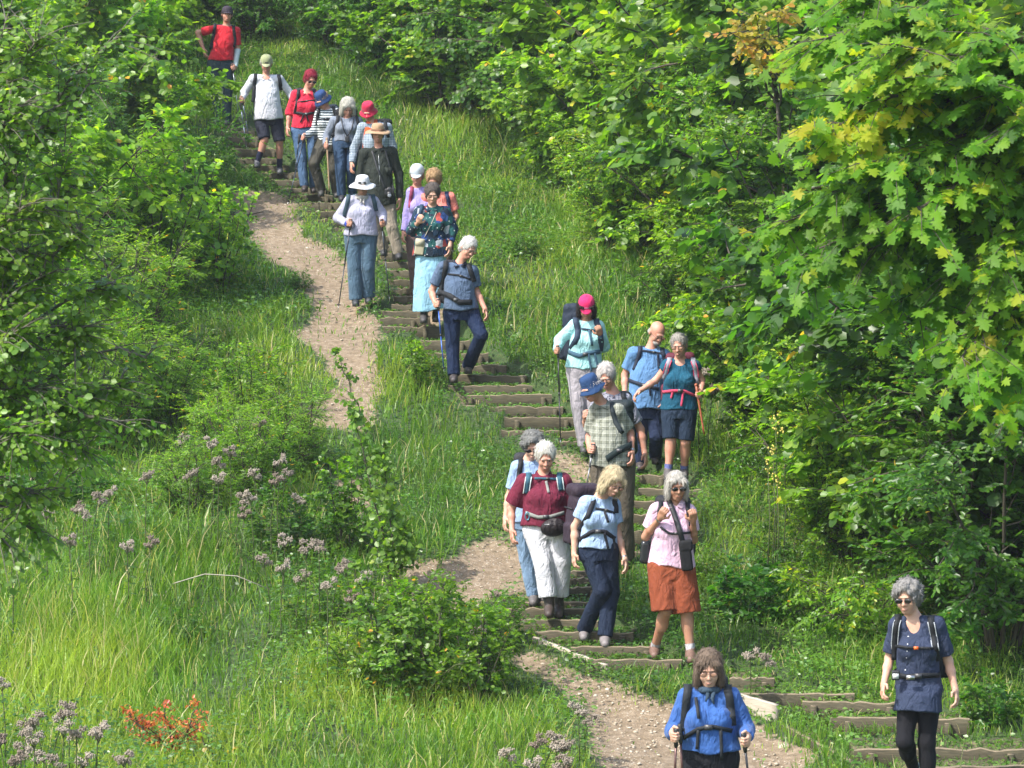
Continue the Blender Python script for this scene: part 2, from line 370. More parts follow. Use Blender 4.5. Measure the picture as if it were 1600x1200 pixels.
# loose stones on the trodden path
def stones():
    rg = np.random.default_rng(11); V = []; Tt = []; n = 0
    ico = A((0,0,1),(.9,0,.4),(.28,.85,.4),(-.72,.53,.4),(-.72,-.53,.4),(.28,-.85,.4),(.72,.53,-.4),(-.28,.85,-.4),(-.9,0,-.4),(-.28,-.85,-.4),(.72,-.53,-.4),(0,0,-1)).reshape(-1, 3)
    tri = np.array([(0,1,2),(0,2,3),(0,3,4),(0,4,5),(0,5,1),(1,6,2),(2,7,3),(3,8,4),(4,9,5),(5,10,1),(6,7,2),(7,8,3),(8,9,4),(9,10,5),(10,6,1),(11,7,6),(11,8,7),(11,9,8),(11,10,9),(11,6,10)])
    xs_ = rg.uniform(-3.6, 4, 90000); ys_ = rg.uniform(19, 44, 90000); k = dirt_mask(xs_, ys_) > .5; xs_, ys_ = xs_[k], ys_[k]
    keep = rg.random(len(xs_)) < np.where(ys_ < 27, .4, .06); xs_, ys_ = xs_[keep], ys_[keep]; zs = T(xs_, ys_)-.045
    for x, y, z in zip(xs_, ys_, zs):
        s = rg.lognormal(-4.75, .55); v = ico*(1+rg.normal(0, .16, (12, 1)))*s*A(1, rg.uniform(.6, 1), rg.uniform(.35, .7)); a = rg.uniform(0, 6.3)
        c_, s_ = math.cos(a), math.sin(a); v = v@np.array([[c_, s_, 0], [-s_, c_, 0], [0, 0, 1]]); V.append(v+A(x, y, z)); Tt.append(tri+n); n += 12
    t = NT('chalk_stone'); a = t.n.new('ShaderNodeObjectInfo'); nz = t.noise(t.coord(), 9, 3)
    t.setc(t.ramp(nz, [(.35, sRGB('8a7c68')), (.5, sRGB('a39784')), (.7, sRGB('bab1a3'))])); t.b.inputs['Roughness'].default_value = .9
    o = link('loose_stones', mesh('stones', np.concatenate(V), tris=np.concatenate(Tt), smooth=False), t.m); tag(o, 'loose pale chalk stones scattered over the trodden path', 'gravel', kind='stuff')
    print('stones', len(xs_))
stones()
# ------------------------------------------------------------------ signed-distance modelling of figures and clothes
def Rz(a): c, s = math.cos(a), math.sin(a); return np.array([[c, -s, 0], [s, c, 0], [0, 0, 1.]])
def Rx(a): c, s = math.cos(a), math.sin(a); return np.array([[1., 0, 0], [0, c, -s], [0, s, c]])
def Ry(a): c, s = math.cos(a), math.sin(a); return np.array([[c, 0, s], [0, 1., 0], [-s, 0, c]])
class Fld:
    def __init__(s, h): s.h = h; s.p = []
    def add(s, fn, lo, hi, k=.02, op='u'): s.p.append((fn, np.minimum(lo, hi)-k-s.h*3, np.maximum(lo, hi)+k+s.h*3, k, op)); return s
    def cone(s, a, b, r1, r2, k=.02, clip=None, cliplo=None, op='u'):
        a, b = np.asarray(a, float), np.asarray(b, float); ab = b-a; L2 = ab@ab+1e-12; L = math.sqrt(L2); u = ab/L
        def fn(x, y, z):
            dx, dy, dz = x-a[0], y-a[1], z-a[2]; t = (dx*u[0]+dy*u[1]+dz*u[2])
            tc = np.clip(t/L, 0, 1); d = np.sqrt((dx-tc*ab[0])**2+(dy-tc*ab[1])**2+(dz-tc*ab[2])**2)-(r1+(r2-r1)*tc)
            if clip is not None: d = np.maximum(d, t-clip*L)
            if cliplo is not None: d = np.maximum(d, cliplo*L-t)
            return d
        R = max(r1, r2); return s.add(fn, np.minimum(a, b)-R, np.maximum(a, b)+R, k, op)
    def ell(s, c, r, R=None, k=.02, op='u'):
        c = np.asarray(c, float); r = np.asarray(r, float); R = np.eye(3) if R is None else R
        def fn(x, y, z):
            dx, dy, dz = x-c[0], y-c[1], z-c[2]
            a = (R[0,0]*dx+R[1,0]*dy+R[2,0]*dz)/r[0]; b = (R[0,1]*dx+R[1,1]*dy+R[2,1]*dz)/r[1]; e = (R[0,2]*dx+R[1,2]*dy+R[2,2]*dz)/r[2]
            k0 = np.sqrt(a*a+b*b+e*e)+1e-6; k1 = np.sqrt((a/r[0])**2+(b/r[1])**2+(e/r[2])**2)+1e-6
            return k0*(k0-1)/k1
        m = r.max(); return s.add(fn, c-m, c+m, k, op)
    def rbox(s, c, hx, rad, R=None, k=.02, op='u'):
        c = np.asarray(c, float); hx = np.asarray(hx, float)-rad; R = np.eye(3) if R is None else R
        def fn(x, y, z):
            dx, dy, dz = x-c[0], y-c[1], z-c[2]
            a = np.abs(R[0,0]*dx+R[1,0]*dy+R[2,0]*dz)-hx[0]; b = np.abs(R[0,1]*dx+R[1,1]*dy+R[2,1]*dz)-hx[1]; e = np.abs(R[0,2]*dx+R[1,2]*dy+R[2,2]*dz)-hx[2]
            return np.sqrt(np.maximum(a, 0)**2+np.maximum(b, 0)**2+np.maximum(e, 0)**2)+np.minimum(np.maximum(a, np.maximum(b, e)), 0)-rad
        m = np.linalg.norm(hx)+rad; return s.add(fn, c-m, c+m, k, op)
    def loft(s, P0, P1, X, secs, k=.03, lo=None, hi=None, zlo=None, zhi=None, pleat=None):
        """elliptical sections (t, rx, ry, yoff) along P0->P1; optional world-height clips"""
        P0, P1 = np.asarray(P0, float), np.asarray(P1, float); Zv = P1-P0; L = np.linalg.norm(Zv); Zv = Zv/L
        X = nrm(X - Zv*np.dot(X, Zv)); Yv = np.cross(Zv, X); S_ = np.array(secs, float); t0, t1 = S_[0, 0], S_[-1, 0]
        tt = np.linspace(t0, t1, 60); kk = np.exp(-.5*(np.arange(-5, 6)/2.2)**2); kk /= kk.sum()
        C = [np.convolve(np.pad(np.interp(tt, S_[:, 0], S_[:, i]), 5, mode='reflect', reflect_type='odd'), kk, mode='valid') for i in (1, 2, 3)]
        def fn(x, y, z):
            dx, dy, dz = x-P0[0], y-P0[1], z-P0[2]; t = (dx*Zv[0]+dy*Zv[1]+dz*Zv[2])/L
            u = dx*X[0]+dy*X[1]+dz*X[2]; v = dx*Yv[0]+dy*Yv[1]+dz*Yv[2]
            f = (np.clip(t, t0, t1)-t0)/(t1-t0)*59; i = np.minimum(f.astype(int), 58); g = f-i
            rx = C[0][i]*(1-g)+C[0][i+1]*g; ry = C[1][i]*(1-g)+C[1][i+1]*g; yo = C[2][i]*(1-g)+C[2][i+1]*g
            v = v-yo; q = np.sqrt((u/rx)**2+(v/ry)**2)+1e-6
            if pleat: q = q/(1+pleat[1]*np.sin(np.arctan2(v/ry, u/rx)*pleat[0]+pleat[2])*np.clip(1-(t-t0)/(t1-t0)*1.1, 0, 1))
            d = (q-1)*np.minimum(rx, ry)*.9
            d = np.maximum(d, np.maximum(t-t1, t0-t)*L)
            if zlo is not None: d = np.maximum(d, zlo(x, y)-z)
            if zhi is not None: d = np.maximum(d, z-zhi(x, y))
            return d
        R = max(S_[:, 1].max(), S_[:, 2].max()+abs(S_[:, 3]).max()); a, b = P0+Zv*L*t0, P0+Zv*L*t1
        return s.add(fn, np.minimum(a, b)-R, np.maximum(a, b)+R, k)
    def build(s):
        us = [p for p in s.p if p[4] == 'u']
        lo = np.min([p[1] for p in us], axis=0)-s.h; hi = np.max([p[2] for p in us], axis=0)+s.h
        n = np.ceil((hi-lo)/s.h).astype(int)+1; s.lo = lo; V = np.full(n, .2, np.float32)
        ax = [lo[i]+np.arange(n[i])*s.h for i in range(3)]
        for fn, a, b, k, op in s.p:
            i0 = np.clip(((a-lo)/s.h).astype(int), 0, n); i1 = np.clip(((b-lo)/s.h).astype(int)+2, 0, n)
            if (i1 <= i0).any(): continue
            sl_ = tuple(slice(i0[i], i1[i]) for i in range(3))
            d = fn(ax[0][sl_[0]][:, None, None], ax[1][sl_[1]][None, :, None], ax[2][sl_[2]][None, None, :])
            v = V[sl_]
            if op == 'u':
                h = np.clip(.5+.5*(v-d)/k, 0, 1); V[sl_] = v*(1-h)+d*h-k*h*(1-h)
            else:
                d = -d; h = np.clip(.5-.5*(v-d)/k, 0, 1); V[sl_] = v*(1-h)+d*h+k*h*(1-h)
        s.V = V; return s
    def mesh(s, name, disp=None):
        V = s.V; S_ = V < 0; c = np.zeros(tuple(np.array(V.shape)-1), np.uint8)
        offs = [(i, j, k) for i in (0, 1) for j in (0, 1) for k in (0, 1)]; nx, ny, nz = c.shape
        for (i, j, k) in offs: c += S_[i:i+nx, j:j+ny, k:k+nz]
        act = np.array(np.nonzero((c > 0) & (c < 8))); n = act.shape[1]
        idx = np.full(c.shape, -1, np.int32); idx[tuple(act)] = np.arange(n)
        acc = np.zeros((n, 3)); num = np.zeros(n); cv = {o: V[act[0]+o[0], act[1]+o[1], act[2]+o[2]] for o in offs}
        for a in offs:
            for ax_ in range(3):
                if a[ax_]: continue
                b = list(a); b[ax_] = 1; b = tuple(b); va, vb = cv[a], cv[b]; m = (va < 0) != (vb < 0)
                t = np.where(m, va/(va-vb+1e-12), 0); p = np.array(a, float)[None]+t[:, None]*(np.array(b)-np.array(a))[None]
                acc += np.where(m[:, None], p, 0); num += m
        P = s.lo + s.h*(act.T+acc/np.maximum(num, 1)[:, None])
        Q = []
        for ax_ in range(3):
            o1, o2 = [(1, 2), (2, 0), (0, 1)][ax_]
            lo_ = [slice(1, -1)]*3; hi_ = [slice(1, -1)]*3; lo_[ax_] = slice(0, -1); hi_[ax_] = slice(1, None)
            A_, B_ = S_[tuple(lo_)], S_[tuple(hi_)]; e = np.array(np.nonzero(A_ != B_)); ins = A_[tuple(e)]
            e = e+1; e[ax_] -= 1
            def cell(d1, d2):
                f = e.copy(); f[o1] += d1; f[o2] += d2; return idx[f[0], f[1], f[2]]
            qd = np.stack([cell(-1, -1), cell(0, -1), cell(0, 0), cell(-1, 0)], 1); qd[~ins] = qd[~ins][:, ::-1]; Q.append(qd)
        Q = np.concatenate(Q); Q = Q[(Q >= 0).all(1)]
        if disp is not None:
            fn = np.cross(P[Q[:, 2]]-P[Q[:, 0]], P[Q[:, 3]]-P[Q[:, 1]]); N = np.zeros_like(P)
            for i in range(4): np.add.at(N, Q[:, i], fn)
            N /= np.linalg.norm(N, axis=1)[:, None]+1e-12; P = P+N*disp(P)[:, None]
        s.P = P; return mesh(name, P, quads=Q)
    def front(s):
        S_ = s.V < 0; has = S_.any(1); i = np.argmax(S_, axis=1); d = s.lo[1]+i*s.h; s.F = np.where(has, d, np.nan); return s
    def top(s, x, y):
        i = min(max(int(round((x-s.lo[0])/s.h)), 0), s.V.shape[0]-1); j = min(max(int(round((y-s.lo[1])/s.h)), 0), s.V.shape[1]-1)
        k = np.nonzero(s.V[i, j] < 0)[0]; return s.lo[2]+k[-1]*s.h if len(k) else None
    def fy(s, x, z):
        i = int(round((x-s.lo[0])/s.h)); k = int(round((z-s.lo[2])/s.h)); nx, nz = s.F.shape
        for r in range(0, 14):
            a = s.F[max(0, i-r):max(0, i+r+1), max(0, k-r):max(0, k+r+1)]
            if a.size and not np.isnan(a).all(): return float(np.nanmean(a)) if r == 0 else float(np.nanmin(a) if r < 3 else np.nanmean(a))
        return 0.0
# ------------------------------------------------------------------ cloth, skin and hair materials
def cloth_mat(name, col, pat=None, rough=.85, fold=1.0):
    if name in MATS: return MATS[name]
    t = NT(name); o = t.coord(); n = t.noise(o, 3.0, 4, .6); fine = t.noise(o, 260, 2)
    col = tuple(x*.78 for x in col); c = col; base = t.mix(n, tuple(x*.8 for x in c), tuple(min(1, x*1.14) for x in c))
    sx = t.n.new('ShaderNodeSeparateXYZ'); t.L(o, sx.inputs[0]); X_, Y_, Z_ = sx.outputs
    def stripe(v, per, duty, off=0.0): return t.math('LESS_THAN', t.math('FRACT', t.math('ADD', t.math('MULTIPLY', v, 1/per), off+50)), duty)
    if pat:
        k = pat[0]
        if k == 'stripe': base = t.mix(stripe(t.math('ADD', Z_, t.math('MULTIPLY', n, .02)), pat[2], pat[3]), base, pat[1])
        elif k == 'check':
            f = t.math('MULTIPLY', t.math('ADD', stripe(Z_, pat[2], .5), stripe(X_, pat[2], .5)), .5); base = t.mix(f, base, pat[1])
        elif k == 'plaid':
            f = t.math('MAXIMUM', stripe(Z_, .062, .1), stripe(X_, .062, .1)); base = t.mix(t.math('MULTIPLY', f, .4), base, pat[1])
            f = t.math('MAXIMUM', stripe(Z_, .062, .07, .45), stripe(X_, .062, .07, .45)); base = t.mix(t.math('MULTIPLY', f, .6), base, pat[2])
            f = t.math('MULTIPLY', t.math('ADD', stripe(Z_, .062, .5), stripe(X_, .062, .5)), .18); base = t.mix(f, base, pat[1])
        elif k == 'patches':
            v = t.new('ShaderNodeTexVoronoi', Scale=13.0); t.L(o, v.inputs['Vector']); s2 = t.n.new('ShaderNodeSeparateColor'); t.L(v.outputs['Color'], s2.inputs[0])
            base = t.ramp(s2.outputs[0], [(0, pat[1][0]), (.3, pat[1][1]), (.52, pat[1][2]), (.72, pat[1][3]), (.84, pat[1][4]), (.9, pat[1][5])], 'CONSTANT')
            v2 = t.new('ShaderNodeTexVoronoi', Scale=22.0); t.L(o, v2.inputs['Vector']); base = t.mix(t.math('LESS_THAN', v2.outputs['Distance'], .16), base, (.5, .5, .48))
        elif k == 'dots':
            v = t.new('ShaderNodeTexVoronoi', Scale=45.0); t.L(o, v.inputs['Vector']); base = t.mix(t.math('LESS_THAN', v.outputs['Distance'], .3), base, pat[1])
        elif k == 'denim':
            base = t.mix(t.math('MULTIPLY', t.noise(o, 7, 4), .75), base, tuple(min(1, x*1.9+.02) for x in c))
    t.setc(base); t.b.inputs['Roughness'].default_value = rough; t.b.inputs['Specular IOR Level'].default_value = .25
    t.b.inputs['Sheen Weight'].default_value = .1 if sum(col) > .3 else 0.0
    m = t.n.new('ShaderNodeMapping'); m.inputs['Scale'].default_value = (1, 1, .55); m.inputs['Rotation'].default_value = (.3, .5, 0); t.L(o, m.inputs[0])
    w1 = t.noise(m.outputs[0], 7, 3, .5, 1.2); w2 = t.noise(m.outputs[0], 17, 2, .5, .8)
    r1 = t.math('ABSOLUTE', t.math('SUBTRACT', w1, .5)); r2 = t.math('ABSOLUTE', t.math('SUBTRACT', w2, .5))
    t.bump(t.math('ADD', t.math('ADD', r1, t.math('MULTIPLY', r2, .45)), t.math('MULTIPLY', fine, .02)), .8*fold, .06)
    MATS[name] = t.m; return t.m
def skin_mat(name, col):
    if name in MATS: return MATS[name]
    t = NT(name); o = t.coord(); n = t.noise(o, 14, 4)
    t.setc(t.ramp(n, [(.3, tuple(x*y for x, y in zip(col, (.95, .8, .76)))), (.55, col), (.8, tuple(min(1, x*1.08) for x in col))]))
    t.b.inputs['Roughness'].default_value = .5; t.b.inputs['Subsurface Weight'].default_value = .12; t.b.inputs['Subsurface Radius'].default_value = (.012, .004, .002)
    t.b.inputs['Specular IOR Level'].default_value = .35; t.bump(t.noise(o, 90, 3), .15, .002); MATS[name] = t.m; return t.m
def hair_mat(name, col):
    if name in MATS: return MATS[name]
    t = NT(name); o = t.coord('Object', (1, 1, .25)); n = t.noise(o, 190, 3, .6, .4); n2 = t.noise(o, 30, 3)
    t.setc(t.ramp(t.math('ADD', t.math('MULTIPLY', n, .6), t.math('MULTIPLY', n2, .4)), [(.3, tuple(x*.42 for x in col)), (.5, tuple(x*.7 for x in col)), (.7, tuple(min(1, x*.92) for x in col))]))
    t.b.inputs['Roughness'].default_value = .75; t.b.inputs['Specular IOR Level'].default_value = .2; t.bump(n, .6, .006); MATS[name] = t.m; return t.m
SKIN = {'l': (.49, .295, .215), 'm': (.42, .22, .15), 'r': (.46, .235, .17), 't': (.35, .185, .12)}
BLACK = plain('black_webbing', (.012, .013, .016), .6); GLASS = plain('dark_lens', (.006, .006, .008), .08, spec=.8)
SILVER = plain('brushed_metal', (.45, .45, .46), .3, .9); RUBBER = plain('black_rubber', (.015, .015, .015), .55)
EYE = plain('eye_dark', (.03, .022, .018), .25); LIP = {k: plain('lips_'+k, (v[0]*.75, v[1]*.5, v[2]*.52), .5) for k, v in SKIN.items()}
WIRE = plain('spectacle_frame', (.05, .03, .025), .35); TINT = plain('spectacle_lens', (.36, .2, .14), .12, spec=.8)
BROW = {}
def fold_disp(amp, seed, sc=7.0):
    def f(P):
        a = vnoise((P+seed)*A(sc, sc, sc*.5)+(vnoise(P*4+seed)[:, None])*1.2); b = vnoise((P+seed*2)*A(sc*2.1, sc*2.1, sc*1.3))
        return amp*((.5-np.abs(a))*1.5+.5*b)
    return f
PEOPLE = {}
def person(name, foot, J, label, height_k=None, head=(0, 10, 0), skin='l', sex='m', w=1.0, belly=0.0, hair=None, hat=None, glasses=None,
           top=None, bot=None, shoe=None, sock=None, hands=('relax', 'relax'), extras=None, group='hikers coming down the steps', ya={}, vox=None, hs=1.0):
    fx, fyp = foot; G = ground(fx, fyp); D = depth(G); S = F/D; tanE = (fyp-YH)/F
    yaw0 = -math.atan2(G[0], G[1]); root = empty('person', G, yaw0); tag(root, label, 'person', group)
    seed = (sum(map(ord, name)) % 97)*1.7; h = vox or (.0065 if S > 160 else .0075 if S > 125 else .0085)
    def L(px, py, y=0.0):
        return A((px-fx)/S*(1+y/D), y, (fyp-py)/S*(1+y/D) - y*tanE)
    def g(k, dy=0.0):
        v = J[k]; return L(v[0], v[1], v[2] if len(v) > 2 else dy)
    Hc, N = g('H', ya.get('H', -.03)), g('N', .0); sl_, sr = g('sL'), g('sR'); el, er = g('eL', .04), g('eR', .04); wl_, wr = g('wL', -.06), g('wR', -.06)
    hl, hr = g('hL'), g('hR'); kl, kr = g('kL', -.04), g('kR', -.04); al, ar = g('aL', .0), g('aR', .0)
    k = w
    U, P0 = (sl_+sr)/2, (hl+hr)/2; X = nrm(sr-sl_); sw = np.linalg.norm(sr-sl_)/2; 
    # keep hip joints anatomical
    hx = nrm(hr-hl); hw = min(np.linalg.norm(hr-hl)/2, .1*k); hl, hr = P0-hx*hw, P0+hx*hw
    Tm = U-P0; fl = {}
    R = Rz(math.radians(head[0])) @ Rx(math.radians(head[1])) @ Ry(math.radians(head[2]))
    hk = hs
    def HP(x, y, z): return Hc + R @ (A(x, y, z)*hk)
    # ---------------- body, one continuous surface
    B = Fld(h)
    B.loft(P0, U, X, [(-.12, .14*k, .1, 0), (0, .155*k, .105, 0), (.3, .125*k, .095+belly*.5, -belly*.4), (.68, .14*k, .11, -.005), (.92, sw*.86, .085, .005), (1.04, sw*.5, .06, .01)], k=.03)
    B.cone(sl_, sr, .045, .045, .04); B.cone(N+A(0, .02, -.03), (sl_*.6+U*.4), .045, .04, .04); B.cone(N+A(0, .02, -.03), (sr*.6+U*.4), .045, .04, .04)
    B.cone(U+A(0, 0, -.02), N+A(0, .012, .0), .06, .052*hk, .03); B.cone(N+A(0, .012, 0), HP(0, .02, -.05), .052*hk, .05*hk, .02)
    ra, rf, rw = (.045, .037, .024) if sex == 'm' else (.041, .033, .0215)
    for s_, e_, w_ in ((sl_, el, wl_), (sr, er, wr)):
        B.cone(s_, e_, ra, rf, .03); B.cone(e_, e_*.65+w_*.35, rf, rf*.98, .02); B.cone(e_*.65+w_*.35, w_, rf*.98, rw, .02)
    for h_, k_, a_ in ((hl, kl, al), (hr, kr, ar)):
        B.cone(h_, k_, .078*k, .05, .03); d = nrm(a_-k_); B.cone(k_, a_, .05, .034, .025)
        m = k_*.72+a_*.28; back = A(0, .014, 0); B.ell(m+back, (.05, .052, .1), None, .03)
        fd = nrm(A((k_-a_)[0]*.2, -1, -.12)); B.cone(a_+A(0, .02, -.025), a_+fd*.1+A(0, 0, -.045), .035, .028, .02)
    # head
    Bh = lambda c, r, kk=.012, op='u': B.ell(HP(*c), A(*r)*hk, R, kk*hk, op)
    Bh((0, .014, .032), (.074, .094, .083)); Bh((0, -.022, -.03), (.06, .072, .082), .02); Bh((0, -.052, -.088), (.03, .03, .022), .02)
    Bh((-.038, -.062, -.03), (.02, .018, .024), .015); Bh((.038, -.062, -.03), (.02, .018, .024), .015)
    B.cone(HP(0, -.088, .008), HP(0, -.108, -.026), .0085*hk, .0125*hk, .008); Bh((-.012, -.096, -.029), (.009, .01, .008), .006); Bh((.012, -.096, -.029), (.009, .01, .008), .006)
    Bh((0, -.085, .026), (.045, .012, .008), .012)
    Bh((-.03, -.094, .006), (.017, .012, .011), .008, 's'); Bh((.03, -.094, .006), (.017, .012, .011), .008, 's')
    Bh((0, -.088, -.06), (.021, .012, .006), .006); Bh((0, -.086, -.07), (.019, .012, .006), .006)
    for sx in (-1, 1): Bh((sx*.075, .012, -.004), (.009, .019, .031), .006)
    # hands
    grips = {}
    for side, w_, e_, hd in ((-1, wl_, el, hands[0]), (1, wr, er, hands[1])):
        fdir = nrm(w_-e_); mode = hd if isinstance(hd, str) else hd[0]
        if mode == 'none': continue
        if mode == 'relax':
            f = nrm(fdir + A(0, -.25, -.25)); n_ = nrm(A(-side, .35, 0) - f*np.dot(A(-side, .35, 0), f)); s_ = nrm(A(0, -1, 0)-f*f[1]*-1); s_ = nrm(np.cross(n_, f)); s_ = s_ if s_[1] < 0 else -s_
            curl = (18, 32, 25)
        elif mode == 'grip':   # fist round an axis
            tp = L(*hd[1]) if len(hd[1]) == 3 else L(hd[1][0], hd[1][1], -.12); axv = nrm(w_+A(0, -.07, -.0)-tp); s_ = axv; f = nrm(A(0, -1, -.2)+.5*fdir - s_*np.dot(A(0, -1, -.2)+.5*fdir, s_)); n_ = nrm(np.cross(s_, f)); n_ = n_ if n_[0]*side < 0 else -n_
            curl = (62, 78, 60)
        elif mode == 'strap':  # fist in front of the shoulder
            f = nrm(fdir+A(0, 0, .3)); n_ = nrm(A(-side*.3, 1, 0) - f*np.dot(A(-side*.3, 1, 0), f)); s_ = nrm(np.cross(n_, f)); s_ = s_ if s_[0]*side < 0 else -s_
            curl = (60, 80, 55)
        hl_ = 1.0 if sex == 'm' else .93
        Rm = np.stack([s_, n_, f], 1)
        B.rbox(w_+f*.046*hl_, (.039*hl_, .0135, .046*hl_), .013, Rm, .012); B.cone(w_-f*.02, w_+f*.02, rw*.95, .022, .015)
        for fi, (off, ln) in enumerate(((.029, .072), (.0095, .08), (-.0105, .075), (-.029, .058))):
            p = w_+f*.086*hl_+s_*off*hl_ + (f*.004 if fi in (1, 2) else 0); a = 0.0; dirv = nrm(f+s_*off*(2.0 if mode == 'relax' else 0))
            for seg, cu in zip((.45, .31, .24), curl):
                a += math.radians(cu+(fi*4 if mode == 'relax' else 0)); dv = nrm(dirv*math.cos(a)+n_*math.sin(a)); q_ = p+dv*ln*seg*hl_
                B.cone(p, q_, .0092*hl_, .0082*hl_, .004); p = q_
        tb = w_+f*.022+s_*.032; t1 = tb+nrm(s_*.8+f*.55+n_*.4)*.036*hl_; t2 = t1+nrm(f*.8+n_*(.9 if mode != 'relax' else .25)-s_*.1)*.032*hl_
        B.cone(tb, t1, .0125, .0105, .01); B.cone(t1, t2, .0105, .009, .004)
        grips[side] = (w_+f*.07*hl_+n_*.026, s_, f, n_)
    B.build(); body = link('body', B.mesh('body'), skin_mat('skin_'+skin, SKIN[skin]), root)
    # eyes, mouth, brows
    if not (glasses and glasses[0] == 'sun'):
        for sx in (-1, 1):
            MB().ball(HP(sx*.03, -.084, .004), A(.0085, .007, .0045)*hk, R, 8, 6).build('eye', EYE, root)
            MB().tube([HP(sx*.016, -.094, .021), HP(sx*.03, -.096, .025), HP(sx*.045, -.088, .02)], .0028*hk, 6).build('eyebrow', hair_mat('hair_'+name, hair[1]) if hair and hair[0] != 'bald' else plain('pale_brow', (.3, .25, .2), .8), root)
    MB().tube([HP(-.021, -.0935, -.065), HP(0, -.099, -.0635), HP(.021, -.0935, -.065)], [.0016*hk, .0042*hk, .0016*hk], 6).build('mouth', LIP[skin], root)
    # ---------------- hair
    if hair:
        st, hc = hair[0], hair[1]; hm = hair_mat('hair_'+name, hc); H_ = Fld(max(.005, h*.85)); hh = lambda c, r, kk=.02, op='u': H_.ell(HP(*c), A(*r)*hk, R, kk*hk, op)
        if st == 'bald':
            hh((0, .045, -.02), (.082, .07, .035)); hh((0, -.06, .0), (.07, .07, .2), .01, 's')
        else:
            puff = {'short': .004, 'curly': .016, 'bob': .012, 'mid': .010}[st] + (hair[2] if len(hair) > 2 else 0)
            hh((0, .02, .04), (.078+puff, .096+puff, .086+puff)); hh((0, .05, -.015), (.076+puff*.8, .06+puff, .075))
            if st in ('bob', 'mid'):
                lw = -.085 if st == 'bob' else -.055
                for sx in (-1, 1): hh((sx*(.07+puff*.35), -.006, lw*.45), (.022+puff*.5, .055, .075), .03); hh((sx*(.068+puff*.5), .002, lw), (.018+puff*.5, .045, .04), .03)
                hh((0, .06, lw*.8), (.08, .045, .06), .03)
            if st == 'curly':
                for q_ in range(26):
                    a = q_*2.4; zz = .1-.13*(q_/26); rr = math.sqrt(max(0, 1-((zz-.03)/.1)**2)); y_ = .015+.1*math.sin(a)*rr
                    if y_ < -.055 and zz < .05: continue
                    hh((.085*math.cos(a)*rr, y_, zz), (.03, .03, .027), .012)
            lf = {'short': .052, 'curly': .05, 'bob': .045, 'mid': .045}[st]
            hh((0, -.1, -.07), (.072, .083, .07+lf+.03), .008, 's')
            if st in ('short', 'curly'):
                for sx in (-1, 1): hh((sx*.09, -.045, -.04), (.034, .045, .06), .01, 's')
            if st in ('bob', 'mid'): hh((.05, -.066, .062), (.028, .028, .026), .015); hh((-.045, -.07, .066), (.034, .024, .024), .015)
        if hat: H_.ell(HP(0, .02, .135), A(.2, .2, .085)*hk, R, .004, 's')
        H_.build(); sd = seed
        def hd_(P): 
            q_ = (P-Hc)@R; return (.004 if hair[0] != 'curly' else .006)*(1.6 if S < 135 else 1)*vnoise(q_*A(95, 95, 20)+sd) + .0022*vnoise(q_*A(150, 150, 60)+sd)
        ho = link('hair', H_.mesh('hair', hd_), hm, root)
        if st != 'bald':   # loose strands over the surface
            rgh = np.random.default_rng(int(seed*10)); Pv = H_.P; G_ = np.array(np.gradient(H_.V, H_.h)); ix = np.clip(((Pv-H_.lo)/H_.h).astype(int), 0, np.array(H_.V.shape)-1); Nn = G_[:, ix[:, 0], ix[:, 1], ix[:, 2]].T; Nn /= np.linalg.norm(Nn, axis=1)[:, None]+1e-9
            nS = 1100; pk = rgh.integers(0, len(Pv), nS); Pk, Nk = Pv[pk], Nn[pk]; crown = HP(.02, .03, .115); fl_ = (Pk-crown); fl_ /= np.linalg.norm(fl_, axis=1)[:, None]+1e-9
            fl_ = fl_*.6+(R@A(0, 0, -1))*.8+rgh.normal(0, {'curly': .9, 'short': .3}.get(st, .18), (nS, 3)); dS = fl_-Nk*(fl_*Nk).sum(1)[:, None]; dS /= np.linalg.norm(dS, axis=1)[:, None]+1e-9
            ln_ = (rgh.uniform(.02, .05, nS) if st in ('short', 'curly') else rgh.uniform(.03, .08, nS))[:, None]; wd_ = np.cross(Nk, dS)*rgh.uniform(.001, .0024, nS)[:, None]; lift = rgh.uniform(.002, .016 if st in ('short', 'curly') else .009, nS)[:, None]*(rgh.random(nS) < .5)[:, None]+.003
            V_ = np.stack([Pk-wd_, Pk+wd_, Pk+dS*ln_*.5+Nk*lift+wd_, Pk+dS*ln_*.5+Nk*lift-wd_, Pk+dS*ln_+Nk*lift*.6], 1).reshape(-1, 3); b_ = np.arange(nS)*5
            link('hair_strands', mesh('hair_strands', V_, quads=np.stack([b_, b_+1, b_+2, b_+3], 1), tris=np.stack([b_+3, b_+2, b_+4], 1)), hm, ho)
    # ---------------- hat
    if hat:
        kind, hc = hat[0], hat[1]; hm = cloth_mat('hat_'+name, hc, fold=.5); m = MB(); tilt = R
        def W_(a, b, dz): return None
        if kind in ('cap', 'visor'):
            m.lathe([(.001, .135), (.035, .131), (.062, .12), (.08, .1), (.09, .072), (.094, .045), (.0955, .03), (.092, .03)], HP(0, .016, .0), R*hk, sq=(.92, 1.1))
            m.build('cap_crown', hm, root); m = MB(); V = []; n = 15; nr = 5
            for j in range(nr):
                for i in range(n):
                    a = math.pi*(i/(n-1)); rr = 1+j/(nr-1)*.0; f = j/(nr-1)
                    x = math.cos(a)*(.084-.012*f); y = -math.sin(a)*(.085+.072*f)+.008; z = .04-.022*f*math.sin(a)-.02*(x/.08)**2*(f*.6+.2)
                    V.append(HP(x, y, z))
            q_ = [(j*n+i, j*n+i+1, (j+1)*n+i+1, (j+1)*n+i) for j in range(nr-1) for i in range(n-1)]; V2 = [v+R@A(0, 0, -.004) for v in V]; nn = len(V)
            q_ += [(b+nn, a+nn, d+nn, c+nn) for (a, b, c, d) in q_[:]]; e1 = [(nr-1)*n+i for i in range(n)]
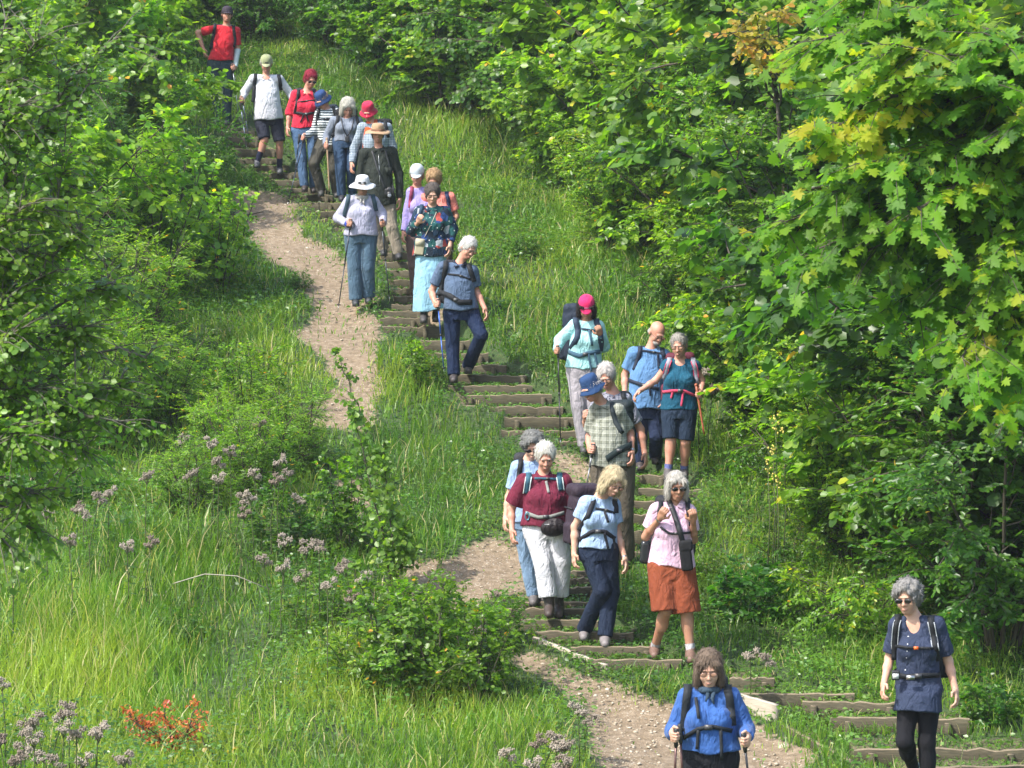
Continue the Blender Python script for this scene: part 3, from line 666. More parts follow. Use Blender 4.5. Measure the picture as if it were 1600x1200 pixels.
            q_ += [(e1[i], e1[i+1], e1[i+1]+nn, e1[i]+nn) for i in range(n-1)]
            m.add(V+V2, q_).build('cap_peak', cloth_mat('peak_'+name, hat[2] if len(hat) > 2 else hc, fold=.2), root)
            if len(hat) > 3: 
                m = MB(); pts = [HP(x, -.016-math.sqrt(max(0, .098**2-x*x))*.99, .066) for x in np.linspace(-.022, .022, 7)]
                m.tube(pts, .009*hk, 8, flat=.35, side=R@A(0, 1, 0)).build('logo_patch', plain('patch_'+name, hat[3], .8), root)
            if kind == 'cap' and hat[1] == hat[1]: MB().ball(HP(0, .016, .136), .006).build('cap_button', hm, root)
        else:
            br = {'bucket': (.112, -.002, .13, -.018), 'brim': (.14, .024, .172, .012), 'sunhat': (.14, .016, .17, -.002)}[kind]; tp_ = .128
            wav = lambda V: V + np.stack([V[:, 0]*0, V[:, 1]*0, np.where(np.hypot(V[:, 0], V[:, 1]) > .11, .008*np.sin(np.arctan2(V[:, 1], V[:, 0])*3+seed), 0)], 1)
            m.lathe([(.001, tp_), (.05, tp_-.002), (.072, tp_-.01), (.082, tp_-.03), (.088, .06), (.092, .035), (br[0], br[1]), (br[2], br[3]), (br[2]-.001, br[3]-.004), (br[0], br[1]-.005), (.09, .03)], HP(0, .014, 0), R*hk, sq=(.95, 1.08), warp=wav)
            m.build('hat_shell', hm, root)
            if len(hat) > 2:
                m = MB(); m.lathe([(.0925, .037), (.0925, .06), (.0905, .062)], HP(0, .014, 0), R*hk, sq=(.955, 1.085)); m.build('hat_band', cloth_mat('band_'+name, hat[2]), root)
            if len(hat) > 3:   # sunglasses parked on the brim
                m = MB()
                for sx in (-1, 1): m.ball(HP(sx*.03, -.092, .058), A(.021, .008, .014)*hk, R)
                m.tube([HP(-.012, -.1, .06), HP(.012, -.1, .06)], .003, 6).build('parked_sunglasses', GLASS, root)
    # ---------------- glasses
    if glasses:
        m = MB(); kd = glasses[0]
        for sx in (-1, 1):
            c = HP(sx*.033, -.105, .002)
            if kd == 'sun': m.ball(c, A(.028, .006, .0185)*hk, R @ Rz(-sx*.18))
            else: MB().ball(c, A(.021, .003, .0145)*hk, R @ Rz(-sx*.15)).build('spectacle_lens', TINT, root); m.tube([c+R@(A(math.cos(a)*.023, 0, math.sin(a)*.0165)*hk) for a in np.linspace(0, 6.283, 15)], .0011*hk, 5, False)
            m.tube([HP(sx*.058, -.1, .008), HP(sx*.074, -.06, .008), HP(sx*.078, 0, .006)], (.0028 if kd == 'sun' else .0016)*hk, 6)
        m.tube([HP(-.01, -.11, .008), HP(.01, -.11, .008)], (.0024 if kd == 'sun' else .0014)*hk, 6)
        m.build('sunglasses' if kd == 'sun' else 'spectacle_frame', GLASS if kd == 'sun' else WIRE, root)
    # ---------------- top garment
    C = Fld(h); hz = (fyp-top['hem'])/S; LT = np.linalg.norm(Tm); th = (hz-P0[2])/LT; fit = top.get('fit', 1.0); bust = top.get('bust', .0 if sex == 'm' else .025)
    slant = top.get('slant', 0.0); hemf = top.get('flare', 1.0)
    secs = [(th-.05, .172*k*fit*hemf, .125*fit*hemf+belly*.5, -belly*.5), (max(th+.02, .02), .17*k*fit*(hemf*.6+.4), .122*fit+belly*.7, -belly*.6), (.34, .148*k*fit, .112*fit+belly*.8, -belly*.75),
            (.66, max(.15*k, sw*.80)*fit**.5, .122*fit, -.006-belly*.2), (.9, sw*.9, .098, .004), (1.0, sw*.7, .075, .008), (1.08, sw*.35, .055, .012)]
    C.loft(P0, U, X, secs, .035, zlo=lambda x, y: hz+slant*x+.008*np.sin(x*23+seed)+0*y)
    C.cone(sl_, sr, .057, .057, .04); C.cone(N+A(0, .02, -.04), (sl_*.65+U*.35), .055, .05, .04); C.cone(N+A(0, .02, -.04), (sr*.65+U*.35), .055, .05, .04)
    if bust: 
        for sx in (-1, 1): C.ell(P0+Tm*.69+X*sx*.072+A(0, -.075-bust*.6, 0), (.066, .05, .062), None, .045)
    sv = top.get('sleeve', 'short'); sr_ = top.get('sr', .062)
    for s_, e_, w_ in ((sl_, el, wl_), (sr, er, wr)):
        if sv == 'short': C.cone(s_, e_, sr_, sr_*.98, .03, clip=top.get('sl', .62))
        elif sv == 'cap': C.cone(s_, e_, sr_, sr_*.9, .03, clip=.34)
        elif sv == 'long': C.cone(s_, e_, sr_, sr_*.86, .03); C.cone(e_, w_, sr_*.86, .037, .02, clip=top.get('sl', .93))
        elif sv == 'rolled': C.cone(s_, e_, sr_, sr_*.9, .03); C.cone(e_, w_, sr_*.9, .05, .02, clip=.2)
    nc = top.get('neck', .012)   # neckline opening
    C.cone(N+A(0, .01, .03), N+A(0, -.02, .16), .06, .07, .008, op='s')
    if nc > .02: C.ell(N+A(0, -.1, -.01), (.065, .09, nc), None, .01, 's')
    C.build(); tm = cloth_mat('top_'+name, top['col'], top.get('pat'), rough=top.get('rough', .85))
    shirt = link(top.get('name', 'shirt'), C.mesh('top', fold_disp(.007, seed)), tm, root); C.front()
    # neck ring / collar
    if top.get('collar'):
        m = MB(); cc = top['collar']
        for sx in (-1, 1):
            p0 = N+A(sx*.008, -.066, -.035); p1 = N+A(sx*.062, -.005, .03); p2 = N+A(sx*.03, .06, .045); p3 = N+A(sx*.055, -.085, -.055)
            V = [p0, p1, p2, p2+A(sx*.012, .012, -.03), p1+A(sx*.018, -.012, -.035), p3]; V2 = [v+A(0, -.004, .003) for v in V]
            m.add(V+V2, [(6, 7, 10, 11), (7, 8, 9, 10), (0, 5, 4, 1), (1, 4, 3, 2), (5, 11, 10, 4), (4, 10, 9, 3), (0, 6, 11, 5)])
        m.build('collar', cloth_mat('collar_'+name, cc), root)
    elif top.get('scarf'):
        m = MB(); m.tube([N+A(.062*math.cos(a), .068*math.sin(a)-.008, .02-.012*math.sin(a)*-1+.006*math.sin(3*a)) for a in np.linspace(0, 6.283, 22)], .024, 10, False)
        m.tube([N+A(.03, -.075, 0), N+A(.02, -.1, -.04), N+A(.03, -.115, -.075)], [.016, .013, .006], 8); m.tube([N+A(-.01, -.075, 0), N+A(-.012, -.1, -.03), N+A(-.025, -.11, -.06)], [.015, .012, .005], 8)
        m.build('scarf', cloth_mat('scarf_'+name, top['scarf']), root)
    else:
        m = MB(); m.tube([N+A(.058*math.cos(a), .06*math.sin(a)+.0, -.004+.022*math.sin(a)-(nc*.8 if math.sin(a) < 0 else 0)*(math.sin(a)**2)) for a in np.linspace(0, 6.283, 26)], .0055, 6, False).build('neckline', tm, root)
    if top.get('buttons'):
        bx, by0, by1, nb, bcol = top['buttons']; m = MB()
        for i in range(nb):
            p = L(bx + (top.get('bslope', 0))*(i/(nb-1)), by0+(by1-by0)*i/(nb-1)); p[1] = C.fy(p[0], p[2]); m.ball(p+A(0, -.003, 0), (.0055, .003, .0055), nu=8, nv=5)
        m.build('buttons', plain('button_'+name, bcol, .4), root)
    # ---------------- bottom garment
    bt = bot['type']; bm = cloth_mat('bottom_'+name, bot['col'], bot.get('pat'), fold=bot.get('fold', 1.0)); Q = Fld(h)
    if bt == 'skirt':
        zl = (fyp-bot['hem'])/S; zt = P0[2]+.1; mid = (kl+kr)/2; c0 = A(mid[0]*.5+P0[0]*.5, mid[1]*.5, zl); sk = bot.get('w', 1.0)
        Q.loft(A(c0[0], c0[1]-.02, zl), P0+A(0, 0, .1), A(1, 0, 0), [(0, .205*sk, .17*sk, 0), (.5, .19*sk, .15, 0), (.85, .17*k, .12, 0), (1, .15*k, .105, 0)], .02,
               zlo=lambda x, y: zl+bot.get('slant', 0)*x+.012*np.sin(x*17)+0*y, pleat=(bot.get('pl', 9), bot.get('pa', .05), seed))
    else:
        tr, kn, hm_ = {'trousers': (.098, .074, .066), 'wide': (.104, .082, .078), 'jeans': (.095, .07, .06), 'shorts': (.098, .082, .084), 'culottes': (.118, .125, .13), 'leggings': (.085, .056, .042), 'capri': (.106, .088, .082)}[bt]
        tr *= k**.5
        Q.loft(P0+A(0, 0, -.05), P0+A(0, 0, .12), hx, [(-.2, .165*k, .118, 0), (.2, .176*k, .126+belly*.2, 0), (1, .145*k, .108+belly*.3, -belly*.3)], .03)
        ex = bot.get('len', (1, 1))
        for i, (h_, k_, a_) in enumerate(((hl, kl, al), (hr, kr, ar))):
            e_ = ex[i]
            if bt in ('shorts', 'culottes'): Q.cone(h_, k_, tr, kn, .012 if bt == 'shorts' else .02, clip=e_)
            else:
                Q.cone(h_, k_, tr, kn, .02); Q.cone(k_, a_, kn, hm_, .014, clip=e_)
    Q.build(); link(bot.get('name', {'skirt': 'skirt', 'shorts': 'shorts', 'culottes': 'shorts', 'leggings': 'leggings'}.get(bt, 'trousers')), Q.mesh('bottom', fold_disp(.0055 if bt != 'leggings' else .001, seed+5, 5.0)), bm, root); Q.front()
    # ---------------- socks and shoes
    shc = shoe or (.03, .03, .035); sm = plain('shoe_'+name, shc, .6, bumpscale=80); 
    for i, (k_, a_) in enumerate(((kl, al), (kr, ar))):
        if sock:
            up = nrm(k_-a_); m = MB(); m.tube([a_-up*.03, a_+up*.03, a_+up*sock[1]], [.041, .039, .044], 12, False).build('sock', cloth_mat('sock_'+name, sock[0]), root)
        f = Fld(.007); zs = a_[2]-.078; dx = (k_-a_)[0]*.15 + (J.get('toe', (0, 0))[i])*.1; lift = 0
        tdir = nrm(A(dx, -1, 0)); b0 = A(a_[0], a_[1], zs)
        f.cone(b0+A(0, .035, .05), b0+tdir*.04+A(0, 0, .05), .043, .042, .02); f.cone(b0+tdir*.04+A(0, 0, .045), b0+tdir*.135+A(0, 0, .032), .043, .034, .02); f.cone(b0+A(0, .012, .06), b0+A(0, .008, .115 if not J.get('boot') else .17), .043, .043, .02, clip=1.0)
        f.build(); me_ = f.mesh('shoe'); link('shoe', me_, sm, root)
        m = MB(); n = 14; V = []
        for j in range(n):
            a = 2*math.pi*j/n; yy = math.sin(a); ww = .041 if yy > 0 else .046
            V.append(b0+tdir*(.045-yy*-.0)+(-tdir)*yy*.108*1.0 + A(math.cos(a)*ww, 0, 0))
        V = [v+A(0, 0, 0) for v in V]; V2 = [v+A(0, 0, .022) for v in V]
        m.add(V+V2, [(j, (j+1) % n, (j+1) % n+n, j+n) for j in range(n)], [(0, (j+1), j) for j in range(1, n-1)]+[(n, n+j, n+j+1) for j in range(1, n-1)]); m.build('shoe_sole', RUBBER, root)
    ctx = dict(root=root, L=L, S=S, C=C, Q=Q, B=B, grips=grips, N=N, U=U, P0=P0, X=X, sw=sw, sl=sl_, sr=sr, Hc=Hc, R=R, HP=HP, name=name, G=G, yaw=yaw0, belly=belly, wl=wl_, wr=wr, el=el, er=er, k=k, foot=foot, Tm=Tm)
    PEOPLE[name] = ctx; return ctx
def strip(m, pts, wd, th=.004, up=None):
    """flat ribbon along points; width lies across the path, facing -Y"""
    pts = [np.asarray(p, float) for p in pts]; n = len(pts); V = []
    for i, p in enumerate(pts):
        t = nrm(pts[min(i+1, n-1)]-pts[max(i-1, 0)]); nn = nrm(A(0, -1, .15)) if up is None else nrm(up[i]); s_ = nrm(np.cross(t, nn)); nn = np.cross(s_, t)
        V += [p-s_*wd/2-nn*th, p+s_*wd/2-nn*th, p+s_*wd/2+nn*th, p-s_*wd/2+nn*th]
    q = [(4*i+j, 4*i+(j+1) % 4, 4*i+4+(j+1) % 4, 4*i+4+j) for i in range(n-1) for j in range(4)]+[(0, 3, 2, 1), (4*n-4, 4*n-3, 4*n-2, 4*n-1)]
    return m.add(V, q)
def drape(c, pix, n=10, off=.006, fld='C'):
    """points given in photo pixels laid on the front of the clothed torso"""
    pix = np.array(pix, float); seg = np.r_[0, np.cumsum(np.hypot(*np.diff(pix, axis=0).T))]; s_ = np.linspace(0, seg[-1], n)
    xs_, ys_ = np.interp(s_, seg, pix[:, 0]), np.interp(s_, seg, pix[:, 1]); out = []
    for x, y in zip(xs_, ys_):
        p = c['L'](x, y); yy = c[fld].fy(p[0], p[2]); p = c['L'](x, y, yy); p[1] = yy-off; out.append(p)
    Y_ = np.array([p[1] for p in out]); Y2 = np.convolve(np.pad(Y_, 1, mode='edge'), [.25, .5, .25], mode='valid')
    for p, y in zip(out, np.minimum(Y_, Y2)): p[1] = y
    return out
def backpack(c, col, straps, label, belt=None, chest=None, strapcol=None, pack=None, beltcol=None, wd=.045, tail=None, buckle=None, trim=None, beltw=.035, tails=()):
    """rucksack worn by the person of context c; straps etc. given in photo pixels"""
    r = empty('backpack', c['G'], c['yaw']); tag(r, label, 'backpack', 'backpacks carried by the hikers'); nm = c['name']
    pm = cloth_mat('pack_'+nm, col, rough=.7, fold=.6); sc_ = cloth_mat('strap_'+nm, strapcol or (.014, .016, .02), rough=.7, fold=.3)
    w_, h_, d_ = (pack or (.16, .25, .1))[:3]; ox, oz = (pack or (0, 0, 0, 0, 0))[3:5] if pack and len(pack) > 3 else (0, 0)
    ctr = c['U']*.62+c['P0']*.38 + A(ox, .14+d_, oz); ctr[1] += .02; yx = math.atan2(c['X'][1], c['X'][0]); Rp = Rz(yx); f = Fld(.011)
    f.rbox(ctr, (w_, d_, h_), min(w_, d_)*.93, Rp, .03); f.ell(ctr+Rp@A(0, .03, -.04), A(w_*1.03, d_*1.05, h_*.8), Rp, .04); f.rbox(ctr+Rp@A(0, .01, h_*.93), (w_*.95, d_*.95, .055), .05, Rp, .02); f.rbox(ctr+Rp@A(0, d_*.8, -h_*.25), (w_*.75, d_*.5, h_*.5), .05, Rp, .02)
    for sx in (-1, 1): f.rbox(ctr+Rp@A(sx*w_, 0, -h_*.5), (.035, d_*.6, h_*.35), .03, Rp, .01)
    f.build(); link('pack_body', f.mesh('pack', fold_disp(.006, 3.1, 6)), pm, r)
    m = MB(); 
    for zz in (-.3, .35): m.tube([ctr+Rp@A(-w_-.004, -d_*.5, h_*zz), ctr+Rp@A(-w_-.006, d_*.7, h_*zz), ctr+Rp@A(w_+.006, d_*.7, h_*zz), ctr+Rp@A(w_+.004, -d_*.5, h_*zz)], .006, 6)
    m.build('compression_strap', BLACK, r)
    for s_ in straps:
        if not s_: continue
        P = drape(c, s_, 14, .01); z0 = c['C'].top(P[0][0], c['sl'][1]*.5+c['sr'][1]*.5); z0 = P[0][2] if z0 is None else z0
        P = [p for p in P if p[2] < z0-.012] or P; x0 = P[0][0]; yb = (c['sl'][1]+c['sr'][1])/2; top_ = [A(x0, yb+.12, z0-.05), A(x0, yb+.06, z0+.004), A(x0, yb, z0+.012), A(x0, (yb+P[0][1])*.5, z0+.004)]
        m = MB(); strip(m, top_+P, wd, .006, [A(0, .5, 1), A(0, .2, 1), A(0, -.1, 1), A(0, -.6, 1)]+[A(0, -1, .1)]*len(P)); o_ = m.build('shoulder_strap', sc_, r)
        if trim is not None:
            m = MB(); strip(m, [p+A(wd*.5, -.003, 0) for p in P[:9]], wd*.16, .005); strip(m, [p+A(-wd*.5, -.003, 0) for p in P[:9]], wd*.16, .005); m.build('strap_trim', plain('trim_'+nm, trim, .7), o_)
    if chest:
        m = MB(); P = drape(c, chest, 10, .014); strip(m, P, .02, .003); o_ = m.build('chest_strap', sc_, r); MB().box(P[5]+A(0, -.004, 0), (.016, .005, .011)).build('buckle', plain('buckle_'+nm, buckle or (.03, .03, .03), .4), o_)
    if belt:
        m = MB(); P = drape(c, belt, 16, .014); e0, e1 = P[0], P[-1]; P = [e0+A(.005, .16, 0), e0+A(-.01, .08, 0)]+P+[e1+A(.01, .08, 0), e1+A(-.005, .16, 0)]
        strip(m, P, beltw, .005, [A(-1, 0, 0), A(-1, -.3, 0)]+[A(0, -1, 0)]*16+[A(1, -.3, 0), A(1, 0, 0)]); o_ = m.build('hip_belt', cloth_mat('belt_'+nm, beltcol, fold=.3) if beltcol else sc_, r)
        MB().box(P[10]+A(0, -.006, 0), (.026, .006, .017)).build('buckle', plain('bbuckle_'+nm, (buckle if buckle and False else (.05, .05, .055)), .4), o_)
    for tl in tails:
        m = MB(); strip(m, drape(c, tl, 6, .018), .022, .002); m.build('webbing_tail', cloth_mat('belt_'+nm, beltcol, fold=.3) if beltcol else sc_, r)
    return r
def pole(c, side, tip, label, col=(.03, .03, .035), yt=-.12, T_grip=None, wood=False, group='walking poles in use', top=None, ytop=None):
    """trekking pole through the fist, ending at photo pixel tip"""
    r = empty('walking_stick' if wood else 'trekking_pole', c['G'], c['yaw']); tag(r, label, 'walking stick' if wood else 'trekking pole', None if wood else group)
    g = c['grips'][side][0] if top is None else c['L'](top[0], top[1], ytop if ytop is not None else -.15)
    t = c['L'](tip[0], tip[1], yt); d = nrm(t-g); topp = g-d*.055
    if wood:
        wm = plain('stick_wood_'+c['name'], col, .5); m = MB(); n = 9; pts = [topp-d*.04+(t-topp)*i/(n-1) for i in range(n)]; m.tube(pts, [.013, .014, .013, .0125, .012, .0115, .011, .01, .009], 10).build('shaft', wm, r)
        MB().ball(topp-d*.045, (.018, .018, .018)).build('knob', wm, r)
    else:
        m = MB(); m.tube([topp, topp+d*.01, topp+d*.05, topp+d*.1, topp+d*.13], [.012, .018, .0145, .016, .012], 10).build('grip', RUBBER, r)
        m = MB(); ln = np.linalg.norm(t-topp); m.tube([topp+d*.12, topp+d*ln*.5], .0085, 10).build('upper_shaft', plain('pole_'+'%.2f%.2f%.2f' % col, col, .35, .5), r)
        m = MB(); m.tube([topp+d*ln*.48, topp+d*ln*.93], .0065, 10).build('lower_shaft', plain('pole_'+'%.2f%.2f%.2f' % col, col, .35, .5), r)
        m = MB(); m.tube([topp+d*ln*.47, topp+d*ln*.5], .0115, 10).build('clamp', RUBBER, r)
        m = MB(); m.tube([topp+d*(ln*.93-.004), topp+d*(ln*.93+.004)], .026, 12).build('basket', RUBBER, r)
        m = MB(); m.tube([topp+d*ln*.93, t], [.006, .003], 8).build('tip', SILVER, r)
        m = MB(); m.tube([topp+d*.005, topp+A(.03, -.01, -.03), topp+A(.035, 0, -.09), topp+A(.01, .01, -.12), topp+d*.03], .004, 6).build('wrist_loop', BLACK, r)
    return r
# ------------------------------------------------------------------ the walkers (joints in photo pixels; third value = metres towards the camera when negative)
NAVY = (.018, .028, .06); DENIM = (.045, .085, .15)
def P(name, foot, j, label, **kw):
    return person(name, foot, j, label, **kw)
# man in the red T-shirt at the top, half hidden by the bush
c = P('redtee', (346, 196), dict(H=(356,24), N=(355,42), sL=(338,46), sR=(370,49), eL=(310,52,.05), wL=(319,78,.02), eR=(372,78), wR=(368,106,-.05), hL=(333,100), hR=(357,102), kL=(336,140), kR=(356,142), aL=(338,186), aR=(354,188)),
  'man in red T-shirt and dark cap walking highest on the path behind the leafy bush', head=(4,0,4), skin='r', hair=('short',(.05,.04,.035)), hat=('cap',(.045,.035,.05)),
  top=dict(col=(.62,.015,.03), hem=95, sleeve='short', fit=1.08, sl=.75), bot=dict(type='trousers', col=(.035,.06,.075)), hands=('relax', ('grip',(388,200))), w=1.05, belly=.02)
backpack(c, (.02,.022,.03), [[(337,42),(334,58),(330,78)], [(366,46),(368,62),(366,74)]], 'dark backpack on the man in the red T-shirt')
pole(c, 1, (374,190), 'thin grey trekking pole in the hand of the red T-shirt man', (.25,.27,.3))
m = MB(); q = [c['er']*(1-t)+c['wr']*t for t in (.0,.3,.6,.95)]; m.tube(q, [.05,.044,.04,.034], 12, False); m.build('arm_sleeve', cloth_mat('sunsleeve', (.55,.65,.68)), c['root'])
# white shirt, olive cap, shorts
c = P('whiteshirt', (420, 272), dict(H=(417,101), N=(417,121), sL=(397,124), sR=(437,125), eL=(383,145,.05), wL=(378,157,-.08), eR=(454,146,.05), wR=(462,168,0), hL=(408,186), hR=(432,187), kL=(414,218,-.12), kR=(437,222), aL=(402,254,-.12), aR=(437,264,.05), toe=(-.4,.1)),
  'man in white long-sleeved shirt, dark shorts and olive cap holding a pole', head=(0,24,0), skin='r', hair=('short',(.4,.38,.36)), hat=('cap',(.30,.33,.17),(.36,.38,.22),(.03,.03,.03)), w=1.1, belly=.03,
  top=dict(col=(.62,.63,.68), hem=187, sleeve='long', fit=1.12, collar=(.66,.67,.72), buttons=(417,130,180,6,(.5,.5,.5)), slant=.05, neck=.03), bot=dict(type='shorts', col=(.02,.023,.04), len=(.97,.97)),
  sock=((.015,.02,.05),.16), shoe=(.09,.09,.1), hands=(('grip',(391,226)),'relax'))
backpack(c, (.02,.022,.025), [[(401,112),(399,128),(396,160)], [(434,111),(438,126),(440,142)]], 'black backpack of the man in the white shirt', wd=.05)
pole(c, -1, (391,226), 'blue-grey trekking pole in the hand of the man in the white shirt', (.12,.14,.2))
pole(c, -1, (386,232), 'second slim pole carried beside the white shirt man\'s olive cap and shorts', (.12,.14,.2), top=(377,166), yt=-.2)
# red-haired woman
c = P('redhair', (481, 304), dict(H=(486,125), N=(480,144), sL=(463,149), sR=(495,150), eL=(453,176,.03), wL=(450,200,-.03), eR=(500,176,.03), wR=(497,198,-.05), hL=(465,204), hR=(490,204), kL=(471,247,-.05), kR=(490,246), aL=(476,291,-.1), aR=(490,293,.05)),
  'woman with cropped crimson hair and sunglasses in a bright red jacket', head=(14,24,6), sex='f', skin='r', hair=('short',(.30,.02,.045),.008), glasses=('sun',), w=1.05,
  top=dict(col=(.66,.02,.055), hem=200, sleeve='rolled', fit=1.12, sr=.066, collar=(.66,.02,.055), bust=.035, neck=.03), bot=dict(type='jeans', col=(.05,.1,.19), pat=('denim',)), shoe=(.04,.03,.03), hands=('relax','relax'))
backpack(c, (.03,.03,.035), [[(468,139),(466,155),(462,176)], [(491,142),(494,156),(494,176)]], 'black backpack of the woman in the red jacket', belt=[(460,176),(478,179),(497,175)], chest=[(466,160),(492,157)], tails=[[(476,178),(470,192)],[(479,178),(482,190)]])
# striped shirt
c = P('striped', (512, 314), dict(H=(504,157), N=(512,174), sL=(500,178), sR=(526,175), eL=(492,205,.02), wL=(474,215,-.14), eR=(531,200,.05), wR=(528,222,.05), hL=(502,228), hR=(522,228), kL=(491,256,-.14), kR=(521,266), aL=(502,298,-.05), aR=(526,300,.06)),
  'woman in striped jersey and blue bucket hat bending forward to plant her pole', head=(-30,34,-8), sex='f', skin='r', hair=('short',(.3,.22,.13)), hat=('bucket',(.022,.055,.16)), w=.92,
  top=dict(col=(.025,.045,.06), pat=('stripe',(.62,.66,.66),.034,.52), hem=227, sleeve='long', fit=.98, bust=.02), bot=dict(type='trousers', col=(.075,.07,.055)), hands=(('grip',(450,318)),'relax'), shoe=(.05,.05,.05))
backpack(c, (.02,.03,.045), [[(500,169),(497,180),(496,196)], [(521,166),(524,178),(527,190)]], 'small navy backpack of the woman in the striped jersey', chest=[(498,187),(520,186)])
pole(c, -1, (449,322), 'dark trekking pole planted far out in front of the striped jersey', (.04,.05,.07), yt=-.45)
pole(c, -1, (460,280), 'second dark pole beside the striped jersey woman, tip near the red-haired woman', (.04,.05,.07), top=(468,216), ytop=-.2, yt=-.25)
# white bob, grey sweatshirt
c = P('greysweat', (543, 324), dict(H=(544,169), N=(543,187), sL=(523,190), sR=(560,191), eL=(511,213,.02), wL=(509,228,-.12), eR=(566,214,.04), wR=(566,235,.0), hL=(529,222), hR=(555,222), kL=(532,264,-.08), kR=(549,264), aL=(534,306,-.08), aR=(551,308,.04)),
  'woman with a white bob looking down, in grey sweatshirt and dark jeans', head=(6,30,0), sex='f', skin='r', hair=('bob',(.55,.53,.46),.008), w=1.0,
  top=dict(col=(.2,.23,.29), hem=221, sleeve='long', fit=1.12, bust=.035), bot=dict(type='jeans', col=(.018,.045,.095), pat=('denim',)), hands=(('grip',(516,300)),'relax'), shoe=(.03,.03,.04))
backpack(c, (.015,.016,.02), [[(530,182),(525,198),(520,214)], [(557,182),(561,196),(564,212)]], 'black backpack of the woman with the white bob')
m = MB(); p = drape(c, [(533,184),(537,202),(543,214)], 8, .012); strip(m, p, .014, .003); p = drape(c, [(554,184),(550,202),(543,214)], 8, .012); strip(m, p, .014, .003)
o = link('camera_cord', None); bpy.data.objects.remove(o)
e = empty('neck_pouch', c['G'], c['yaw']); tag(e, 'small dark pouch hanging from a neck cord on the grey sweatshirt', 'pouch'); m.build('cord', BLACK, e)
pp = c['L'](543, 218, c['C'].fy(*c['L'](543, 218)[[0, 2]])-.02); f = Fld(.006); f.rbox(pp, (.03, .014, .04), .012); f.build(); link('pouch_body', f.mesh('pouch'), BLACK, e)
pole(c, -1, (515,304), 'wooden walking stick with black lower end held by the white-bobbed woman', (.3,.2,.12), wood=True, yt=-.25)
# red bucket hat, open checked shirt
c = P('redhat', (590, 344), dict(H=(576,175), N=(583,195), sL=(567,199), sR=(605,199), eL=(554,232,.03), wL=(550,256,-.06), eR=(614,230,.06), wR=(616,255,.05), hL=(573,256), hR=(601,256), kL=(575,298), kR=(600,298), aL=(577,336), aR=(600,338)),
  'man in crimson bucket hat with open checked shirt over an orange T-shirt', head=(-14,30,0), skin='r', hair=('short',(.2,.17,.14)), hat=('bucket',(.5,.015,.06)), w=1.05,
  top=dict(col=(.10,.14,.2), pat=('check',(.36,.42,.48),.022), hem=262, sleeve='long', fit=1.06, sr=.063, name='checked_shirt'), bot=dict(type='trousers', col=(.04,.05,.07)), hands=('relax','relax'))
m = MB(); V = []
for (x, y) in [(574,188),(590,187),(571,200),(592,202),(568,215),(590,216),(567,230),(588,230),(567,244),(586,244)]:
    p = c['L'](x, y); p[1] = c['C'].fy(p[0], p[2])-.006; V.append(p)
Vb = [v+A(0, .02, 0) for v in V]; m.add(V+Vb, [(2*i, 2*i+2, 2*i+3, 2*i+1) for i in range(4)]+[(2*i, 2*i+10, 2*i+12, 2*i+2) for i in range(4)]+[(2*i+1, 2*i+3, 2*i+13, 2*i+11) for i in range(4)])
m.build('orange_tshirt', cloth_mat('orange_tee', (.62,.09,.02)), c['root'])
backpack(c, (.012,.014,.018), [[(600,184),(604,200),(607,215)]], 'black backpack of the man in the crimson bucket hat', pack=(.19,.26,.11,.05,0))
# brown hat, dark green jacket, binoculars
c = P('brownhat', (612, 406), dict(H=(591,209), N=(592,232), sL=(570,240), sR=(613,238), eL=(564,272,.03), wL=(566,304,-.03), eR=(624,272,.04), wR=(625,312,-.02), hL=(580,318), hR=(606,318), kL=(588,355,.05), kR=(613,357,-.1), aL=(600,390,.1), aR=(623,396,-.1), toe=(0,.6)),
  'man in tan brimmed hat and dark green jacket with a camera on his chest', head=(2,8,0), skin='r', hair=('short',(.15,.12,.1)), hat=('brim',(.42,.27,.16),(.25,.12,.07)), w=1.1, belly=.02,
  top=dict(col=(.022,.028,.022), hem=320, sleeve='long', fit=1.08, sr=.064, collar=(.02,.025,.02), flare=1.08, name='jacket'), bot=dict(type='trousers', col=(.28,.235,.18)), sock=None, shoe=(.03,.03,.035), hands=('relax','relax'))
m = MB()
for (a, b) in [((597,262),(612,274)), ((572,264),(584,276))]:
    p0, p1 = c['L'](*a), c['L'](*b); y = c['C'].fy((p0[0]+p1[0])/2, (p0[2]+p1[2])/2); m.box(((p0[0]+p1[0])/2, y-.004, (p0[2]+p1[2])/2), (abs(p1[0]-p0[0])/2, .008, abs(p0[2]-p1[2])/2))
m.build('chest_pocket', cloth_mat('jacket_pocket', (.027,.034,.027)), c['root'], smooth=False)
MB().tube(drape(c, [(592,242),(593,262),(594,290)], 8, .006), .004, 6).build('zip', SILVER, c['root'])
e = empty('camera', c['G'], c['yaw']); tag(e, 'black camera with long lens hanging at the waist of the green-jacketed man', 'camera')
pc = c['L'](609, 300, 0); pc[1] = c['C'].fy(pc[0], pc[2])-.045; f = Fld(.006); f.rbox(pc, (.062, .03, .042), .012); f.rbox(pc+A(0, 0, .045), (.024, .026, .018), .008); f.build(); link('camera_body', f.mesh('camera'), plain('camera_black', (.012,.012,.013), .45), e)
lz = MB().tube([pc+A(.0, -.025, -.01), pc+A(0, -.06, -.022), pc+A(0, -.115, -.04)], [.034, .034, .038], 16).build('lens', plain('lens_black', (.015,.015,.016), .35), e); MB().ball(pc+A(0, -.117, -.041), (.026, .006, .026)).build('lens_glass', plain('front_glass', (.2,.22,.25), .05, spec=1), lz)
m = MB(); strip(m, drape(c, [(582,236),(590,262),(600,290)], 9, .012)+[pc+A(-.06, 0, .02)], .026, .003); strip(m, drape(c, [(603,236),(609,262),(613,288)], 9, .012)+[pc+A(.06, 0, .02)], .026, .003); m.build('neck_strap', BLACK, e)
